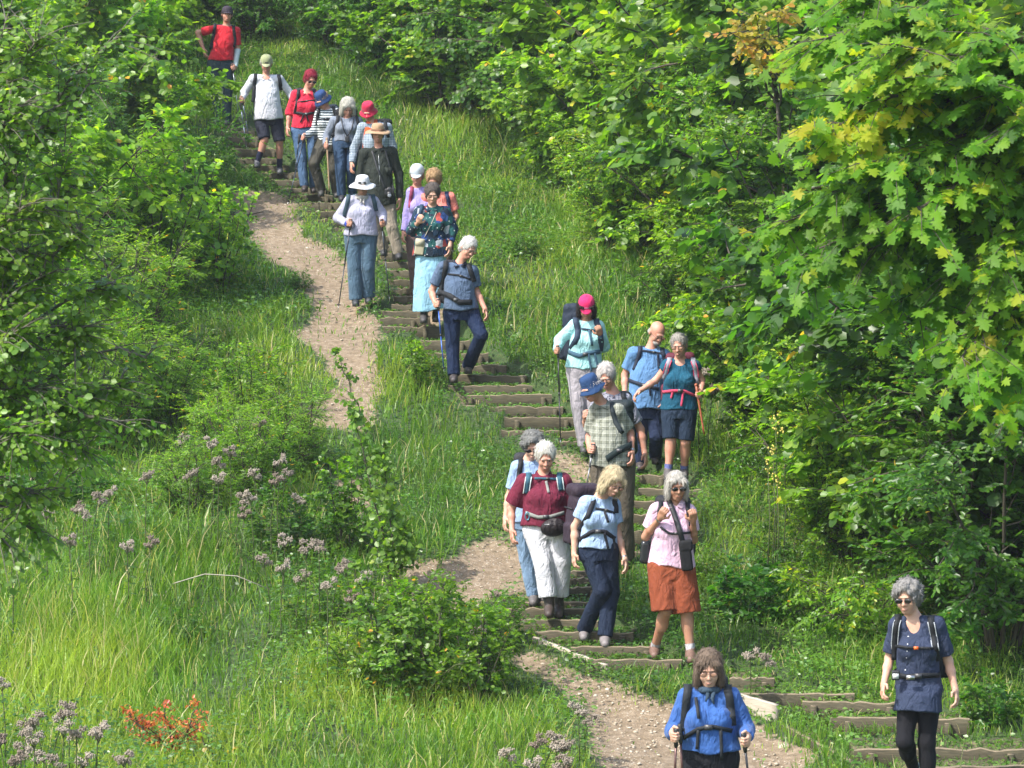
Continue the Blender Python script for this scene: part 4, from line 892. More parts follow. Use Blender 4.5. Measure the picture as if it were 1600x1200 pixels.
# white sun hat, lilac jumper, two poles
c = P('whitehat', (566, 480), dict(H=(567,291), N=(566,310), sL=(547,315), sR=(584,315), eL=(529,341,.04), wL=(543,350,-.12), eR=(597,334,.04), wR=(600,350,-.12), hL=(552,368), hR=(577,368), kL=(554,418,-.03), kR=(575,418), aL=(556,468,-.05), aR=(576,464,.03)),
  'woman in white sun hat, pale lilac jumper and baggy blue trousers with two poles', head=(-2,12,0), sex='f', skin='t', hair=('short',(.3,.28,.26)), hat=('sunhat',(.72,.73,.76),(.6,.6,.62),1), w=1.06, belly=.02, hands=(('grip',(528,486,-.3)),('grip',(609,471,-.2))),
  top=dict(col=(.40,.40,.52), hem=367, sleeve='long', fit=1.15, sr=.066, bust=.04, scarf=(.42,.4,.38), sl=.95), bot=dict(type='wide', col=(.075,.135,.20), len=(1.0,1.0)), shoe=(.035,.04,.045))
backpack(c, (.05,.09,.12), [[(546,303),(543,320),(538,338)], [(582,303),(586,318),(588,330)]], 'slate-blue backpack of the woman in the white sun hat', strapcol=(.04,.075,.1), wd=.05, pack=(.13,.2,.08))
pole(c, -1, (528,486), 'dark pole in the blue-gloved hand of the white-hatted woman', (.03,.035,.045), yt=-.3)
pole(c, 1, (609,471), 'dark pole in the far hand of the white-hatted woman, over the grass', (.03,.035,.045), yt=-.2)
MB().tube([c['wl']+nrm(c['el']-c['wl'])*.05, c['wl'], c['wl']+nrm(c['wl']-c['el'])*.035], [.036,.034,.036], 12, False).build('glove', cloth_mat('blue_glove', (.02,.05,.35)), c['root'])
# white cap, lilac top
c = P('lilac', (657, 462), dict(H=(652,274), N=(652,294), sL=(643,302), sR=(672,302), eL=(637,335,.03), wL=(631,363,-.04), eR=(676,332), wR=(676,360), hL=(646,372), hR=(668,372), kL=(648,415), kR=(666,415), aL=(650,450), aR=(665,452)),
  'woman in white peaked cap and lilac long-sleeved top behind the patterned blouse', head=(-6,20,0), sex='f', skin='r', hair=('short',(.4,.35,.3)), hat=('visor',(.5,.55,.6),(.6,.66,.72)), w=.95,
  top=dict(col=(.34,.28,.60), hem=375, sleeve='long', fit=1.0, bust=.02), bot=dict(type='trousers', col=(.12,.08,.075)))
backpack(c, (.22,.03,.07), [[(644,298),(642,310),(641,325)]], 'maroon-strapped rucksack of the woman in lilac', strapcol=(.25,.04,.09), pack=(.12,.22,.08))
# blond, peach T-shirt
c = P('peach', (684, 462), dict(H=(678,282), N=(683,302), sL=(664,310), sR=(703,309), eL=(660,340), wL=(662,360), eR=(713,337,.03), wR=(711,345,-.16), hL=(670,378), hR=(697,378), kL=(672,420), kR=(695,420), aL=(674,452), aR=(694,453)),
  'woman with short blonde hair in peach T-shirt behind the patterned blouse', head=(-10,24,0), sex='f', skin='t', hair=('short',(.42,.27,.14),.012), w=1.0,
  top=dict(col=(.82,.24,.19), hem=382, sleeve='short', fit=1.1, sl=.7, bust=.03), bot=dict(type='trousers', col=(.14,.09,.08)), hands=('relax',('grip',(708,392))))
backpack(c, (.02,.03,.07), [[(697,300),(701,314),(702,330)]], 'navy-strapped backpack of the woman in the peach T-shirt', strapcol=(.02,.03,.08), pack=(.14,.22,.08))
pole(c, 1, (708,396), 'short dark pole gripped by the woman in the peach T-shirt', (.1,.04,.03), yt=-.2)
# patterned blouse, blue skirt
c = P('pattern', (668, 508), dict(H=(676,304), N=(676,324), sL=(657,332), sR=(695,332), eL=(645,360,.02), wL=(654,347,-.16), eR=(706,358,.02), wR=(703,386,-.08), hL=(661,392), hR=(686,392), kL=(663,442,-.05), kR=(682,442), aL=(662,494,-.12), aR=(681,492,.05)),
  'woman with grey-brown hair in patterned dark blouse and long pale blue skirt', head=(2,18,2), sex='f', skin='l', hair=('short',(.12,.10,.09),.008), glasses=('specs',), w=1.03, belly=.01,
  top=dict(col=(.012,.03,.06), pat=('patches',[(.01,.028,.055),(.01,.02,.035),(.012,.07,.07),(.02,.05,.16),(.3,.33,.36),(.32,.06,.05)]), hem=400, sleeve='long', fit=1.2, sr=.08, sl=.7, bust=.03, collar=(.012,.03,.05), name='blouse'),
  bot=dict(type='skirt', col=(.27,.50,.64), hem=487, slant=.25, w=1.0, pl=7, pa=.045), shoe=(.05,.045,.045), sock=((.04,.04,.05),.1), hands=('strap','relax'))
backpack(c, (.02,.05,.09), [[(660,322),(656,340),(652,352)]], 'dark blue backpack of the woman in the pale blue skirt', strapcol=(.02,.05,.09), pack=(.14,.2,.07))
e = empty('shoulder_pouch', c['G'], c['yaw']); tag(e, 'flat beige pouch slung across the patterned blouse', 'pouch')
pp = c['L'](656, 385, 0); pp[1] = c['C'].fy(pp[0], pp[2])-.03; f = Fld(.006); f.rbox(pp, (.055, .012, .095), .012, Ry(.12)); f.build(); pb = link('pouch_body', f.mesh('pouch'), cloth_mat('beige_pouch', (.5,.44,.3), fold=.2), e); MB().box(pp+A(0, -.014, .05), (.05, .003, .04), Ry(.12)).build('flap', cloth_mat('beige_flap', (.55,.49,.35), fold=.2), pb)
m = MB(); strip(m, drape(c, [(683,330),(676,346),(664,370)], 12, .01), .009, .003); m.build('strap', cloth_mat('pouch_strap', (.5,.45,.35)), e)
# stooping man in the grey-blue polo
c = P('polo', (716, 598), dict(H=(732,388), N=(719,411), sL=(693,418), sR=(738,424), eL=(675,455,.05), wL=(681,477,-.08), eR=(745,456,.04), wR=(758,483,-.08), hL=(705,488), hR=(736,487), kL=(707,540,-.02), kR=(752,524,-.16), aL=(709,586,-.12), aR=(731,572,.22), toe=(-.1,.6)),
  'white-haired man in grey-blue polo shirt stepping down with a blue pole', head=(28,27,14), skin='r', hair=('short',(.72,.70,.66),.004), glasses=('specs',), w=1.05, belly=.03,
  top=dict(col=(.085,.13,.215), hem=483, sleeve='short', fit=1.12, sl=.72, sr=.066, collar=(.012,.018,.04), slant=.03, name='polo_shirt'), bot=dict(type='trousers', col=(.008,.02,.06)), shoe=(.06,.05,.05), hands=(('grip',(694,582,-.3)),'relax'))
for s_, e_ in ((c['sl'], c['el']), (c['sr'], c['er'])):
    d = nrm(e_-s_); p = s_+(e_-s_)*.72; MB().tube([p-d*.012, p+d*.002], [.0675, .0675], 18, False).build('sleeve_band', plain('polo_band', (.01,.014,.03), .8), c['root'])
backpack(c, (.02,.02,.025), [[(700,402),(695,425),(690,450),(684,462)], [(731,410),(737,428),(741,440)]], 'black backpack of the white-haired man stooping down the steps', chest=[(700,428),(718,430),(736,437)], belt=[(686,456),(703,462),(718,472),(737,472)], wd=.055, beltw=.06, pack=(.14,.24,.09,-.06,0))
pole(c, -1, (694,583), 'bright blue trekking pole held by the white-haired man stooping down', (.03,.09,.35), yt=-.3)
# pink cap, aqua shirt, big pack
c = P('aqua', (911, 708), dict(H=(916,481), N=(916,501), sL=(898,508), sR=(934,510), eL=(874,532,.04), wL=(869,549,-.08), eR=(944,541,.02), wR=(937,522,-.16), hL=(899,577), hR=(925,577), kL=(904,634,-.08), kR=(925,634), aL=(913,696,-.08), aR=(926,690,.08)),
  'woman in raspberry pink cap and aqua long-sleeved shirt with a large rucksack', head=(0,30,0), sex='f', skin='t', hair=('mid',(.03,.022,.02)), hat=('cap',(.68,.02,.13),(.62,.02,.12),(.4,.1,.2)), w=1.02,
  top=dict(col=(.37,.68,.70), hem=574, sleeve='long', fit=1.12, sr=.064, bust=.02, sl=.95), bot=dict(type='trousers', col=(.36,.33,.36)), shoe=(.05,.05,.05), hands=(('grip',(876,694,-.3)),'strap'))
backpack(c, (.018,.028,.05), [[(898,498),(903,515),(901,528),(892,545)], [(930,500),(937,515),(939,535),(937,548)]], 'large navy rucksack towering over the shoulder of the woman in aqua', chest=[(908,513),(936,517)], belt=[(889,550),(905,556),(920,551),(937,549)], strapcol=(.03,.05,.085), beltcol=(.05,.11,.17), wd=.06, pack=(.17,.3,.11,-.07,.06), beltw=.045, tails=[[(920,515),(925,540)],[(919,553),(924,580)],[(929,552),(934,575)]])
pole(c, -1, (876,696), 'black trekking pole planted by the woman in aqua', (.02,.02,.024), yt=-.3)
# bald man, blue T-shirt
c = P('bald', (1003, 728), dict(H=(1026,520), N=(1016,545), sL=(990,552), sR=(1036,555), eL=(976,586,.05), wL=(976,616,-.05), eR=(1041,590,.04), wR=(1036,620), hL=(997,640), hR=(1023,640), kL=(1000,684,-.03), kR=(1026,680,-.05), aL=(1000,722), aR=(1024,712,.2), toe=(0,.3)),
  'bald bearded man in blue T-shirt looking down beside the teal-topped woman', head=(22,30,6), skin='r', hair=('bald',(.35,.33,.31)), glasses=('specs',), w=1.15, belly=.03,
  top=dict(col=(.11,.24,.46), hem=636, sleeve='short', fit=1.12, sl=.72, sr=.068), bot=dict(type='trousers', col=(.018,.03,.075)), shoe=(.05,.04,.04))
f = Fld(.006); f.ell(c['HP'](0,-.062,-.075), A(.045,.042,.034), c['R'], .01); f.ell(c['HP'](0,-.075,-.02), A(.05,.06,.036), c['R'], .01, 's'); f.build(); link('beard', f.mesh('beard'), hair_mat('beard_grey', (.38,.36,.34)), c['root'])
backpack(c, (.02,.03,.06), [[(1001,536),(998,556),(990,578)], [(1032,543),(1037,556),(1039,570)]], 'navy backpack of the bald man', strapcol=(.014,.022,.045), chest=[(1003,547),(1036,552)], belt=[(983,594),(1000,600),(1028,607)], tails=[[(1014,602),(1016,618)],[(1027,552),(1029,575)]])
# teal top, navy shorts
c = P('teal', (1058, 753), dict(H=(1060,540), N=(1062,562), sL=(1042,571), sR=(1084,571), eL=(1024,594,.0), wL=(999,611,-.1), eR=(1096,594,.04), wR=(1094,614,-.1), hL=(1047,640), hR=(1074,640), kL=(1048,688,-.05), kR=(1071,690), aL=(1044,736,-.08), aR=(1069,735,.08)),
  'woman in teal T-shirt and navy shorts with a red-strapped pack and wooden staff', head=(-10,12,-4), sex='f', skin='r', hair=('short',(.36,.33,.3)), glasses=('specs',), w=1.02,
  top=dict(col=(.008,.085,.15), hem=638, sleeve='cap', fit=1.1, sr=.06, bust=.035, neck=.045), bot=dict(type='shorts', col=(.015,.03,.06), len=(.93,.95)), sock=((.14,.16,.4),.07), shoe=(.08,.07,.07), hands=('relax',('grip',(1102,684))))
backpack(c, (.12,.02,.04), [[(1047,558),(1041,575),(1037,592)], [(1080,558),(1086,575),(1088,600)]], 'maroon backpack of the woman in the teal T-shirt', strapcol=(.3,.3,.36), belt=[(1036,612),(1050,610),(1068,610),(1084,617)], beltcol=(.6,.06,.13), beltw=.028, trim=(.55,.04,.1), tails=[[(1051,611),(1048,622)],[(1067,612),(1064,634)]])
pole(c, 1, (1101,684), 'reddish wooden walking staff held by the woman in navy shorts', (.26,.07,.03), wood=True, yt=-.2)
# white-haired man behind the plaid shirt
c = P('behind', (962, 850), dict(H=(947,588), N=(957,612), sL=(938,624), sR=(976,624), eL=(917,664,.0), wL=(914,650,-.14), eR=(1000,670,.06), wR=(1007,708,.0), hL=(945,722), hR=(975,722), kL=(950,785), kR=(975,785), aL=(950,838), aR=(975,840)),
  'white-haired man in spectacles peering over the plaid shirt from behind', head=(-8,24,-4), skin='r', hair=('short',(.6,.55,.52),.004), glasses=('specs',), w=1.05,
  top=dict(col=(.3,.3,.36), pat=('dots',(.04,.045,.08)), hem=722, sleeve='short', fit=1.1, sl=.75, neck=.02), bot=dict(type='trousers', col=(.06,.05,.045)))
backpack(c, (.02,.02,.025), [[(970,612),(980,632),(984,652)]], 'black backpack of the white-haired man peering over the plaid shirt', pack=(.15,.25,.1,.03,0))
# plaid shirt, blue bucket hat
c = P('plaid', (962, 884), dict(H=(923,606,-.08), N=(939,630), sL=(930,642,.03), sR=(965,642,-.03), eL=(921,682,.1), wL=(921,702,-.08), eR=(984,676,.06), wR=(987,706,-.06), hL=(938,724), hR=(974,724), kL=(944,800,-.1), kR=(975,806), aL=(940,866,-.12), aR=(979,872,.05)),
  'man in denim-blue bucket hat and green-grey plaid shirt, turned sideways', head=(-38,26,-10), skin='r', hair=('short',(.5,.47,.45)), hat=('bucket',(.022,.06,.16)), w=1.08, belly=.05,
  top=dict(col=(.19,.2,.15), pat=('plaid',(.42,.43,.38),(.035,.05,.05)), hem=726, sleeve='short', fit=1.08, sl=.78, sr=.068, collar=(.2,.21,.16), name='plaid_shirt'), bot=dict(type='wide', col=(.115,.095,.07)), shoe=(.04,.035,.03), hands=(('grip',(915,765,-.2)),'relax'))
backpack(c, (.02,.03,.035), [[(955,618),(956,640),(962,660),(972,676)]], 'dark green backpack of the man in the plaid shirt', strapcol=(.02,.03,.035), belt=[(948,716),(965,704),(985,694)], beltw=.06, beltcol=(.015,.028,.03), pack=(.13,.25,.1,.1,-.02))
MB().tube([c['wr']+nrm(c['er']-c['wr'])*.012, c['wr']+nrm(c['er']-c['wr'])*.03], .031, 14, False).build('watch', SILVER, c['root'])
pole(c, -1, (915,766), 'grey trekking pole held low by the man in the plaid shirt', (.2,.21,.23), yt=-.2)
# woman behind the maroon shirt
c = P('behindmaroon', (836, 944), dict(H=(832,696), N=(827,718), sL=(809,730), sR=(848,731), eL=(795,776,.03), wL=(790,808,-.04), eR=(852,775,.05), wR=(850,805,.0), hL=(817,810), hR=(841,810), kL=(823,873,-.02), kR=(843,873), aL=(834,930,-.04), aR=(848,925,.1)),
  'grey curly-haired woman in sunglasses and pale blue shirt half hidden behind the maroon shirt', head=(0,22,0), sex='f', skin='l', hair=('curly',(.2,.2,.19)), glasses=('sun',), w=1.02,
  top=dict(col=(.3,.42,.64), hem=812, sleeve='short', fit=1.1, sl=.7), bot=dict(type='jeans', col=(.12,.19,.29), pat=('denim',)), shoe=(.1,.09,.09))
backpack(c, (.03,.03,.035), [[(814,720),(811,740),(809,760)]], 'dark backpack of the curly-haired woman behind the maroon shirt')
# maroon shirt, white trousers
c = P('maroon', (864, 970), dict(H=(852,713), N=(849,740), sL=(819,752), sR=(880,752), eL=(799,795,.04), wL=(800,828,-.05), eR=(893,792,.06), wR=(886,822,.05), hL=(837,824), hR=(869,824), kL=(849,880,-.1), kR=(876,876), aL=(858,948,-.16), aR=(873,948,.02), boot=1),
  'woman with swept white hair in maroon polo shirt and wide white trousers', head=(4,22,0), sex='f', skin='r', hair=('short',(.70,.67,.6),.006), w=1.14, belly=.02,
  top=dict(col=(.155,.016,.04), hem=819, sleeve='short', fit=1.16, sl=.8, sr=.078, bust=.045, collar=(.15,.015,.038), name='polo_shirt'), bot=dict(type='capri', col=(.62,.62,.66), len=(.78,.74)), shoe=(.05,.035,.03), sock=((.06,.055,.05),.12))
backpack(c, (.03,.045,.06), [[(829,728),(825,750),(822,770)], [(869,728),(874,745),(877,765)]], 'teal-edged backpack of the woman in the maroon polo shirt', pack=(.13,.18,.07,0,-.05), strapcol=(.035,.11,.16), chest=[(835,746),(872,747)], trim=(.55,.6,.6), belt=[(822,800),(840,807),(860,806),(880,800)], beltcol=(.25,.26,.24), beltw=.03, wd=.05, tails=[[(853,750),(857,768)]])
e = empty('waist_pouch', c['G'], c['yaw']); tag(e, 'black zipped waist pouch on the front of the wide white trousers', 'pouch')
pp = c['L'](865, 819, 0); pp[1] = c['C'].fy(pp[0], pp[2]+.03)-.05; f = Fld(.007); f.ell(pp, A(.115, .055, .08), Ry(-.1)@Rx(.15), .02); f.build(); pb = link('pouch_body', f.mesh('pouch', fold_disp(.004, 2, 9)), cloth_mat('black_pouch', (.022,.016,.018), rough=.5), e); MB().tube([pp+A(-.08, -.043, .03), pp+A(0, -.05, .035), pp+A(.08, -.043, .02)], .004, 6).build('zip', SILVER, pb)
e = empty('carabiner', c['G'], c['yaw']); tag(e, 'pale blue metal carabiner clipped beside the wide white trousers', 'clip'); pp = c['L'](824, 803, 0); pp[1] = c['C'].fy(pp[0], pp[2])-.03
MB().tube([pp+A(.018*math.cos(a), 0, .034*math.sin(a)) for a in np.linspace(0, 6.28, 16)], .006, 6, False).build('ring', plain('blue_metal', (.1,.25,.35), .3, .6), e)
# blonde bob, light blue T-shirt, purple pack
c = P('blonde', (930, 1006), dict(H=(957,752,-.08), N=(938,776), sL=(916,786,-.04), sR=(957,788,.06), eL=(898,822,.0), wL=(897,864,-.06), eR=(965,834,.06), wR=(976,872,-.04), hL=(921,858), hR=(948,858), kL=(941,922,-.08), kR=(954,924,.02), aL=(913,984,.2), aR=(945,994,-.08), toe=(-.4,.2)),
  'woman with a blonde bob in light blue T-shirt and navy trousers, mid-stride', head=(28,28,14), sex='f', skin='l', hair=('bob',(.55,.45,.28),.004), glasses=('specs',), w=.98,
  top=dict(col=(.36,.50,.72), hem=853, sleeve='short', fit=1.08, sl=.6, sr=.062, bust=.03, neck=.02), bot=dict(type='trousers', col=(.012,.022,.05)), shoe=(.17,.15,.15))
backpack(c, (.035,.022,.035), [[(928,768),(926,785),(918,805),(905,828)], [(958,778),(962,790),(962,800)]], 'bulging dark purple rucksack behind the woman with the blonde bob', chest=[(930,793),(945,795),(960,800)], belt=[(905,842),(925,829),(945,829),(960,840)], strapcol=(.016,.018,.026), wd=.045, pack=(.15,.26,.13,-.12,0), tails=[[(944,797),(950,815)],[(944,831),(950,856)],[(958,836),(961,858)]])
MB().tube([c['wr']+nrm(c['er']-c['wr'])*.012, c['wr']+nrm(c['er']-c['wr'])*.024], .027, 14, False).build('watch', SILVER, c['root'])
# pink shirt, terracotta culottes
c = P('pink', (1056, 1032), dict(H=(1056,759), N=(1055,782), sL=(1026,797), sR=(1075,799), eL=(1008,838,.02), wL=(1031,808,-.17), eR=(1083,842,.03), wR=(1082,812,-.15), hL=(1033,886), hR=(1064,886), kL=(1040,954,-.06), kR=(1072,956), aL=(1023,1012,.18), aR=(1079,1018,-.08), toe=(-.2,.1)),
  'grey-haired woman in sunglasses, pale pink blouse and terracotta culottes', head=(12,8,0), sex='f', skin='t', hair=('mid',(.5,.47,.42),-.002), glasses=('sun',), w=1.03,
  top=dict(col=(.70,.47,.61), hem=883, sleeve='short', fit=1.13, sl=.66, sr=.066, bust=.03, collar=(.74,.52,.65), buttons=(1061,806,876,5,(.8,.7,.75)), slant=-.12, name='blouse', neck=.03), bot=dict(type='culottes', col=(.26,.062,.026), len=(.99,1.0)), sock=((.5,.48,.5),.07), shoe=(.14,.08,.06), hands=('strap','strap'))
backpack(c, (.02,.02,.025), [[(1036,778),(1030,795),(1029,812)], [(1073,790),(1077,806),(1079,820)]], 'black backpack of the woman in the pale pink blouse', chest=[(1031,822),(1045,832),(1062,832),(1078,830)], wd=.04)
e = empty('camera_bag', c['G'], c['yaw']); tag(e, 'small black camera bag slung across the pale pink blouse', 'bag')
pp = c['L'](1071, 864, 0); pp[1] = c['C'].fy(pp[0], pp[2])-.06; f = Fld(.007); f.rbox(pp, (.05, .04, .125), .025, Ry(-.12)); f.rbox(pp+A(0, 0, .09), (.056, .045, .045), .02, Ry(-.12), .006); f.build(); link('bag_body', f.mesh('bag'), cloth_mat('black_bag', (.012,.012,.014), fold=.3), e)
m = MB(); strip(m, drape(c, [(1044,780),(1052,800),(1062,830),(1068,852)], 12, .02), .045, .004); m.build('strap', BLACK, e)
MB().tube([c['wl']+nrm(c['el']-c['wl'])*.012, c['wl']+nrm(c['el']-c['wl'])*.03], .029, 14, False).build('watch', SILVER, c['root'])
e = empty('folded_map_case', c['G'], c['yaw']); tag(e, 'shiny black stick bag hanging behind the elbow of the pink blouse', 'bag'); f = Fld(.009); f.rbox(c['L'](1008, 862, .12), (.045, .035, .10), .03, Ry(.1)); f.build(); link('bag_body', f.mesh('bag'), plain('glossy_black', (.014,.016,.02), .25), e)
MB().tube([c['L'](1008, 845, .12), c['L'](1018, 815, .1), c['L'](1028, 790, .06)], .007, 6).build('strap', BLACK, e)
# blue top, two poles, front
c = P('bluetop', (1108, 1372), dict(H=(1106,1043), N=(1107,1075), sL=(1074,1087), sR=(1140,1086), eL=(1052,1142,.03), wL=(1050,1143,-.2), eR=(1164,1136,.03), wR=(1167,1148,-.2), hL=(1088,1180), hR=(1130,1180), kL=(1090,1270,-.08), kR=(1126,1272), aL=(1088,1350,-.1), aR=(1126,1352,.06)),
  'long-haired woman in bright blue fleece top with poles, nearest the bottom edge', head=(0,12,-2), sex='f', skin='l', hair=('bob',(.16,.115,.085),.002), glasses=('specs',), w=1.07, belly=.01,
  top=dict(col=(.04,.12,.38), hem=1168, sleeve='long', fit=1.14, sr=.068, bust=.035, scarf=(.04,.07,.11), sl=.97, name='fleece'), bot=dict(type='trousers', col=(.01,.011,.016)), hands=(('grip',(1052,1330)),('grip',(1180,1300))))
backpack(c, (.03,.03,.035), [[(1075,1066),(1072,1085),(1069,1120),(1066,1140)], [(1133,1068),(1138,1085),(1141,1110),(1143,1130)]], 'black backpack of the woman in the bright blue fleece', chest=None, belt=[(1068,1150),(1090,1136),(1112,1132),(1142,1138)], wd=.055, strapcol=(.02,.024,.03), tails=[[(1086,1086),(1091,1120)],[(1090,1138),(1088,1168)],[(1125,1136),(1127,1190)]], beltw=.028, pack=(.13,.22,.09))
pole(c, -1, (1050,1330), 'brown-shafted pole in the hand of the blue fleece woman, by the gravel', (.1,.05,.045), yt=-.2)
pole(c, -1, (1072,1330), 'second brown-shafted pole hanging beside the blue fleece', (.1,.05,.045), top=(1062,1142), ytop=-.16, yt=-.2)
pole(c, 1, (1182,1320), 'dark pole in the blue fleece woman\'s other hand, towards the steps', (.03,.03,.035), yt=-.2)
# navy dress, leggings
c = P('dress', (1442, 1262), dict(H=(1415,932), N=(1424,962), sL=(1399,976), sR=(1460,975), eL=(1388,1028,.04), wL=(1380,1068,-.1), eR=(1479,1030,.05), wR=(1490,1074,-.03), hL=(1419,1086), hR=(1451,1086), kL=(1413,1158,-.1), kR=(1447,1160), aL=(1427,1200,.25), aR=(1452,1250,-.05)),
  'curly grey-haired woman in sunglasses, navy tunic dress and black leggings', head=(-16,8,-4), sex='f', skin='l', hair=('curly',(.26,.25,.24)), glasses=('sun',), w=1.0,
  top=dict(col=(.035,.048,.095), hem=1076, sleeve='short', fit=1.04, sl=.8, sr=.06, bust=.03, neck=.1, buttons=(1417,990,1042,6,(.7,.7,.72)), bslope=-4, name='tunic_top'), bot=dict(type='skirt', col=(.035,.05,.10), hem=1110, w=.84, pl=6, pa=.02, name='tunic_skirt'),
  sock=((.55,.55,.57),.06), shoe=(.1,.16,.2), hands=('relax','relax'))
Q = Fld(.008)
for h_, k_, a_ in ((c['L'](1419,1086), c['L'](1413,1158,-.1), c['L'](1427,1200,.25)), (c['L'](1451,1086), c['L'](1447,1160,-.04), c['L'](1452,1250,-.05))):
    Q.cone(h_, k_, .086, .059, .03); Q.cone(k_, a_, .059, .042, .03, clip=.97); Q.ell(k_*.72+a_*.28+A(0,.014,0), (.058,.06,.1), None, .03)
Q.build(); link('leggings', Q.mesh('leggings', fold_disp(.0012, 3, 5)), cloth_mat('leggings_dress', (.008,.008,.012), fold=.4), c['root'])
backpack(c, (.012,.013,.018), [[(1404,956),(1398,975),(1396,1000),(1396,1030)], [(1449,958),(1454,980),(1459,1010),(1463,1030)]], 'black daypack of the woman in the navy tunic dress', chest=[(1397,1007),(1416,1010),(1455,1010)], belt=[(1398,1052),(1414,1056),(1440,1053),(1464,1052)], wd=.045, buckle=(.75,.13,.02), trim=(.3,.32,.35), pack=(.15,.22,.1,.05,-.03), beltw=.035)
MB().box(c['L'](1421,1057,-.19), (.03, .01, .014)).build('clasp', SILVER, c['root'])
e = empty('belt_camera_case', c['G'], c['yaw']); tag(e, 'small silver and black case clipped to the navy tunic waist', 'case'); pp = c['L'](1398, 1054, -.15); f = Fld(.006); f.rbox(pp, (.03, .02, .036), .01); f.build(); pb = link('case_body', f.mesh('case'), BLACK, e); MB().box(pp+A(0, -.021, -.004), (.022, .003, .018)).build('face_plate', plain('silver_face', (.5,.52,.52), .4), pb)
# ------------------------------------------------------------------ foliage
LEAF = {
 'round': (A(0,0,0, .3,.36,.05, .75,.36,.03, 1,0,-.07, .75,-.36,.03, .3,-.36,.05).reshape(-1, 3), [(0,1,2,3),(0,3,4,5)], []),
 'oval': (A(0,0,0, .3,.24,.05, .72,.2,.03, 1,0,-.06, .72,-.2,.03, .3,-.24,.05).reshape(-1, 3), [(0,1,2,3),(0,3,4,5)], []),
 'narrow': (A(0,0,0, .45,.12,.03, 1,0,-.08, .45,-.12,.03).reshape(-1, 3), [], [(0,1,2),(0,2,3)]),
 'small': (A(0,0,0, .42,.36,.06, 1,0,-.05, .42,-.36,.06).reshape(-1, 3), [], [(0,1,2),(0,2,3)]),
}
_mp = [(0,0),(-.06,.16),(-.14,.42),(.1,.3),(.14,.44),(.26,.66),(.34,.4),(.38,.24),(.5,.38),(.68,.42),(.64,.2),(.78,.17),(1.02,0)]
_o = _mp + [(a, -b) for (a, b) in _mp[-2:0:-1]]
LEAF['maple'] = (np.array([(.3, 0, .03)]+[(a, b, -.12*(abs(b)**1.5)-.05*a*a) for a, b in _o]), [], [(0, i+1, (i+1) % len(_o)+1) for i in range(len(_o))])
def leafmesh(name, pos, axis, up, size, rnd, shape, wscale=1.0):
    tv, tq, tt = LEAF[shape]; n, k = len(pos), len(tv)
    axis = axis/(np.linalg.norm(axis, axis=1)[:, None]+1e-9); sd = np.cross(up, axis); sd /= np.linalg.norm(sd, axis=1)[:, None]+1e-9; up = np.cross(axis, sd)
    V = pos[:, None] + size[:, None, None]*(tv[None, :, 0, None]*axis[:, None]+wscale*tv[None, :, 1, None]*sd[:, None]+tv[None, :, 2, None]*up[:, None])
    base = (np.arange(n)*k)[:, None, None]
    Q = (np.array(tq)[None]+base).reshape(-1, 4) if tq else None; T_ = (np.array(tt)[None]+base).reshape(-1, 3) if tt else None
    me = mesh(name, V.reshape(-1, 3), quads=Q, tris=T_, smooth=False)
    a = me.attributes.new('rnd', 'FLOAT', 'POINT'); a.data.foreach_set('value', np.repeat(rnd, k).astype(np.float32)); return me
def leaf_mat(name, stops, trans=.5, rough=.38, tcol=2.1, spec=.5, usecol=True):
    t = NT(name); a = t.n.new('ShaderNodeAttribute'); a.attribute_name = 'rnd'
    c = t.ramp(a.outputs['Fac'], stops); oi = t.n.new('ShaderNodeObjectInfo')
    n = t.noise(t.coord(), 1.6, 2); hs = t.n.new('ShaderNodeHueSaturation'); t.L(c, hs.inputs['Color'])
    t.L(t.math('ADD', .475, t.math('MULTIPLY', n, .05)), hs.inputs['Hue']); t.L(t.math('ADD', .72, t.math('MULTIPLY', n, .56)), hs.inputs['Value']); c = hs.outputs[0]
    if usecol: c = t.mix(1.0, c, oi.outputs['Color'], 'MULTIPLY')
    t.setc(c); t.b.inputs['Roughness'].default_value = rough; t.b.inputs['Specular IOR Level'].default_value = spec
    tr = t.n.new('ShaderNodeBsdfTranslucent'); ct = t.mix(1.0, c, (tcol*1.05, tcol*1.1, tcol*.45), 'MULTIPLY'); t.L(ct, tr.inputs['Color'])
    mx = t.n.new('ShaderNodeMixShader'); mx.inputs[0].default_value = trans; t.L(t.b.outputs[0], mx.inputs[1]); t.L(tr.outputs[0], mx.inputs[2]); t.L(mx.outputs[0], t.out.inputs['Surface'])
    return t.m
G0, G1, G2, G3, G4 = (.022,.065,.008), (.048,.125,.013), (.085,.185,.018), (.14,.25,.022), (.22,.31,.03)
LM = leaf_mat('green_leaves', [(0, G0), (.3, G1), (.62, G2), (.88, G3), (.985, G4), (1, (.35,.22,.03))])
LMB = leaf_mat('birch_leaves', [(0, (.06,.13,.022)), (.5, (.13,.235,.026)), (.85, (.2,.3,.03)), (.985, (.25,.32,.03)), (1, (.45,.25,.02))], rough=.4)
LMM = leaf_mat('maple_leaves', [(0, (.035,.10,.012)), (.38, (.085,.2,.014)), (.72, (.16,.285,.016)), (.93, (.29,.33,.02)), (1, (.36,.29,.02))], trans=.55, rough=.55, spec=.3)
BARK = plain('bark', (.055, .045, .032), .9, bumpscale=40, var=.35)
TWIG = plain('green_twig', (.07, .085, .03), .8, var=.3)
def unit(v): return v/(np.linalg.norm(v, axis=-1, keepdims=True)+1e-9)
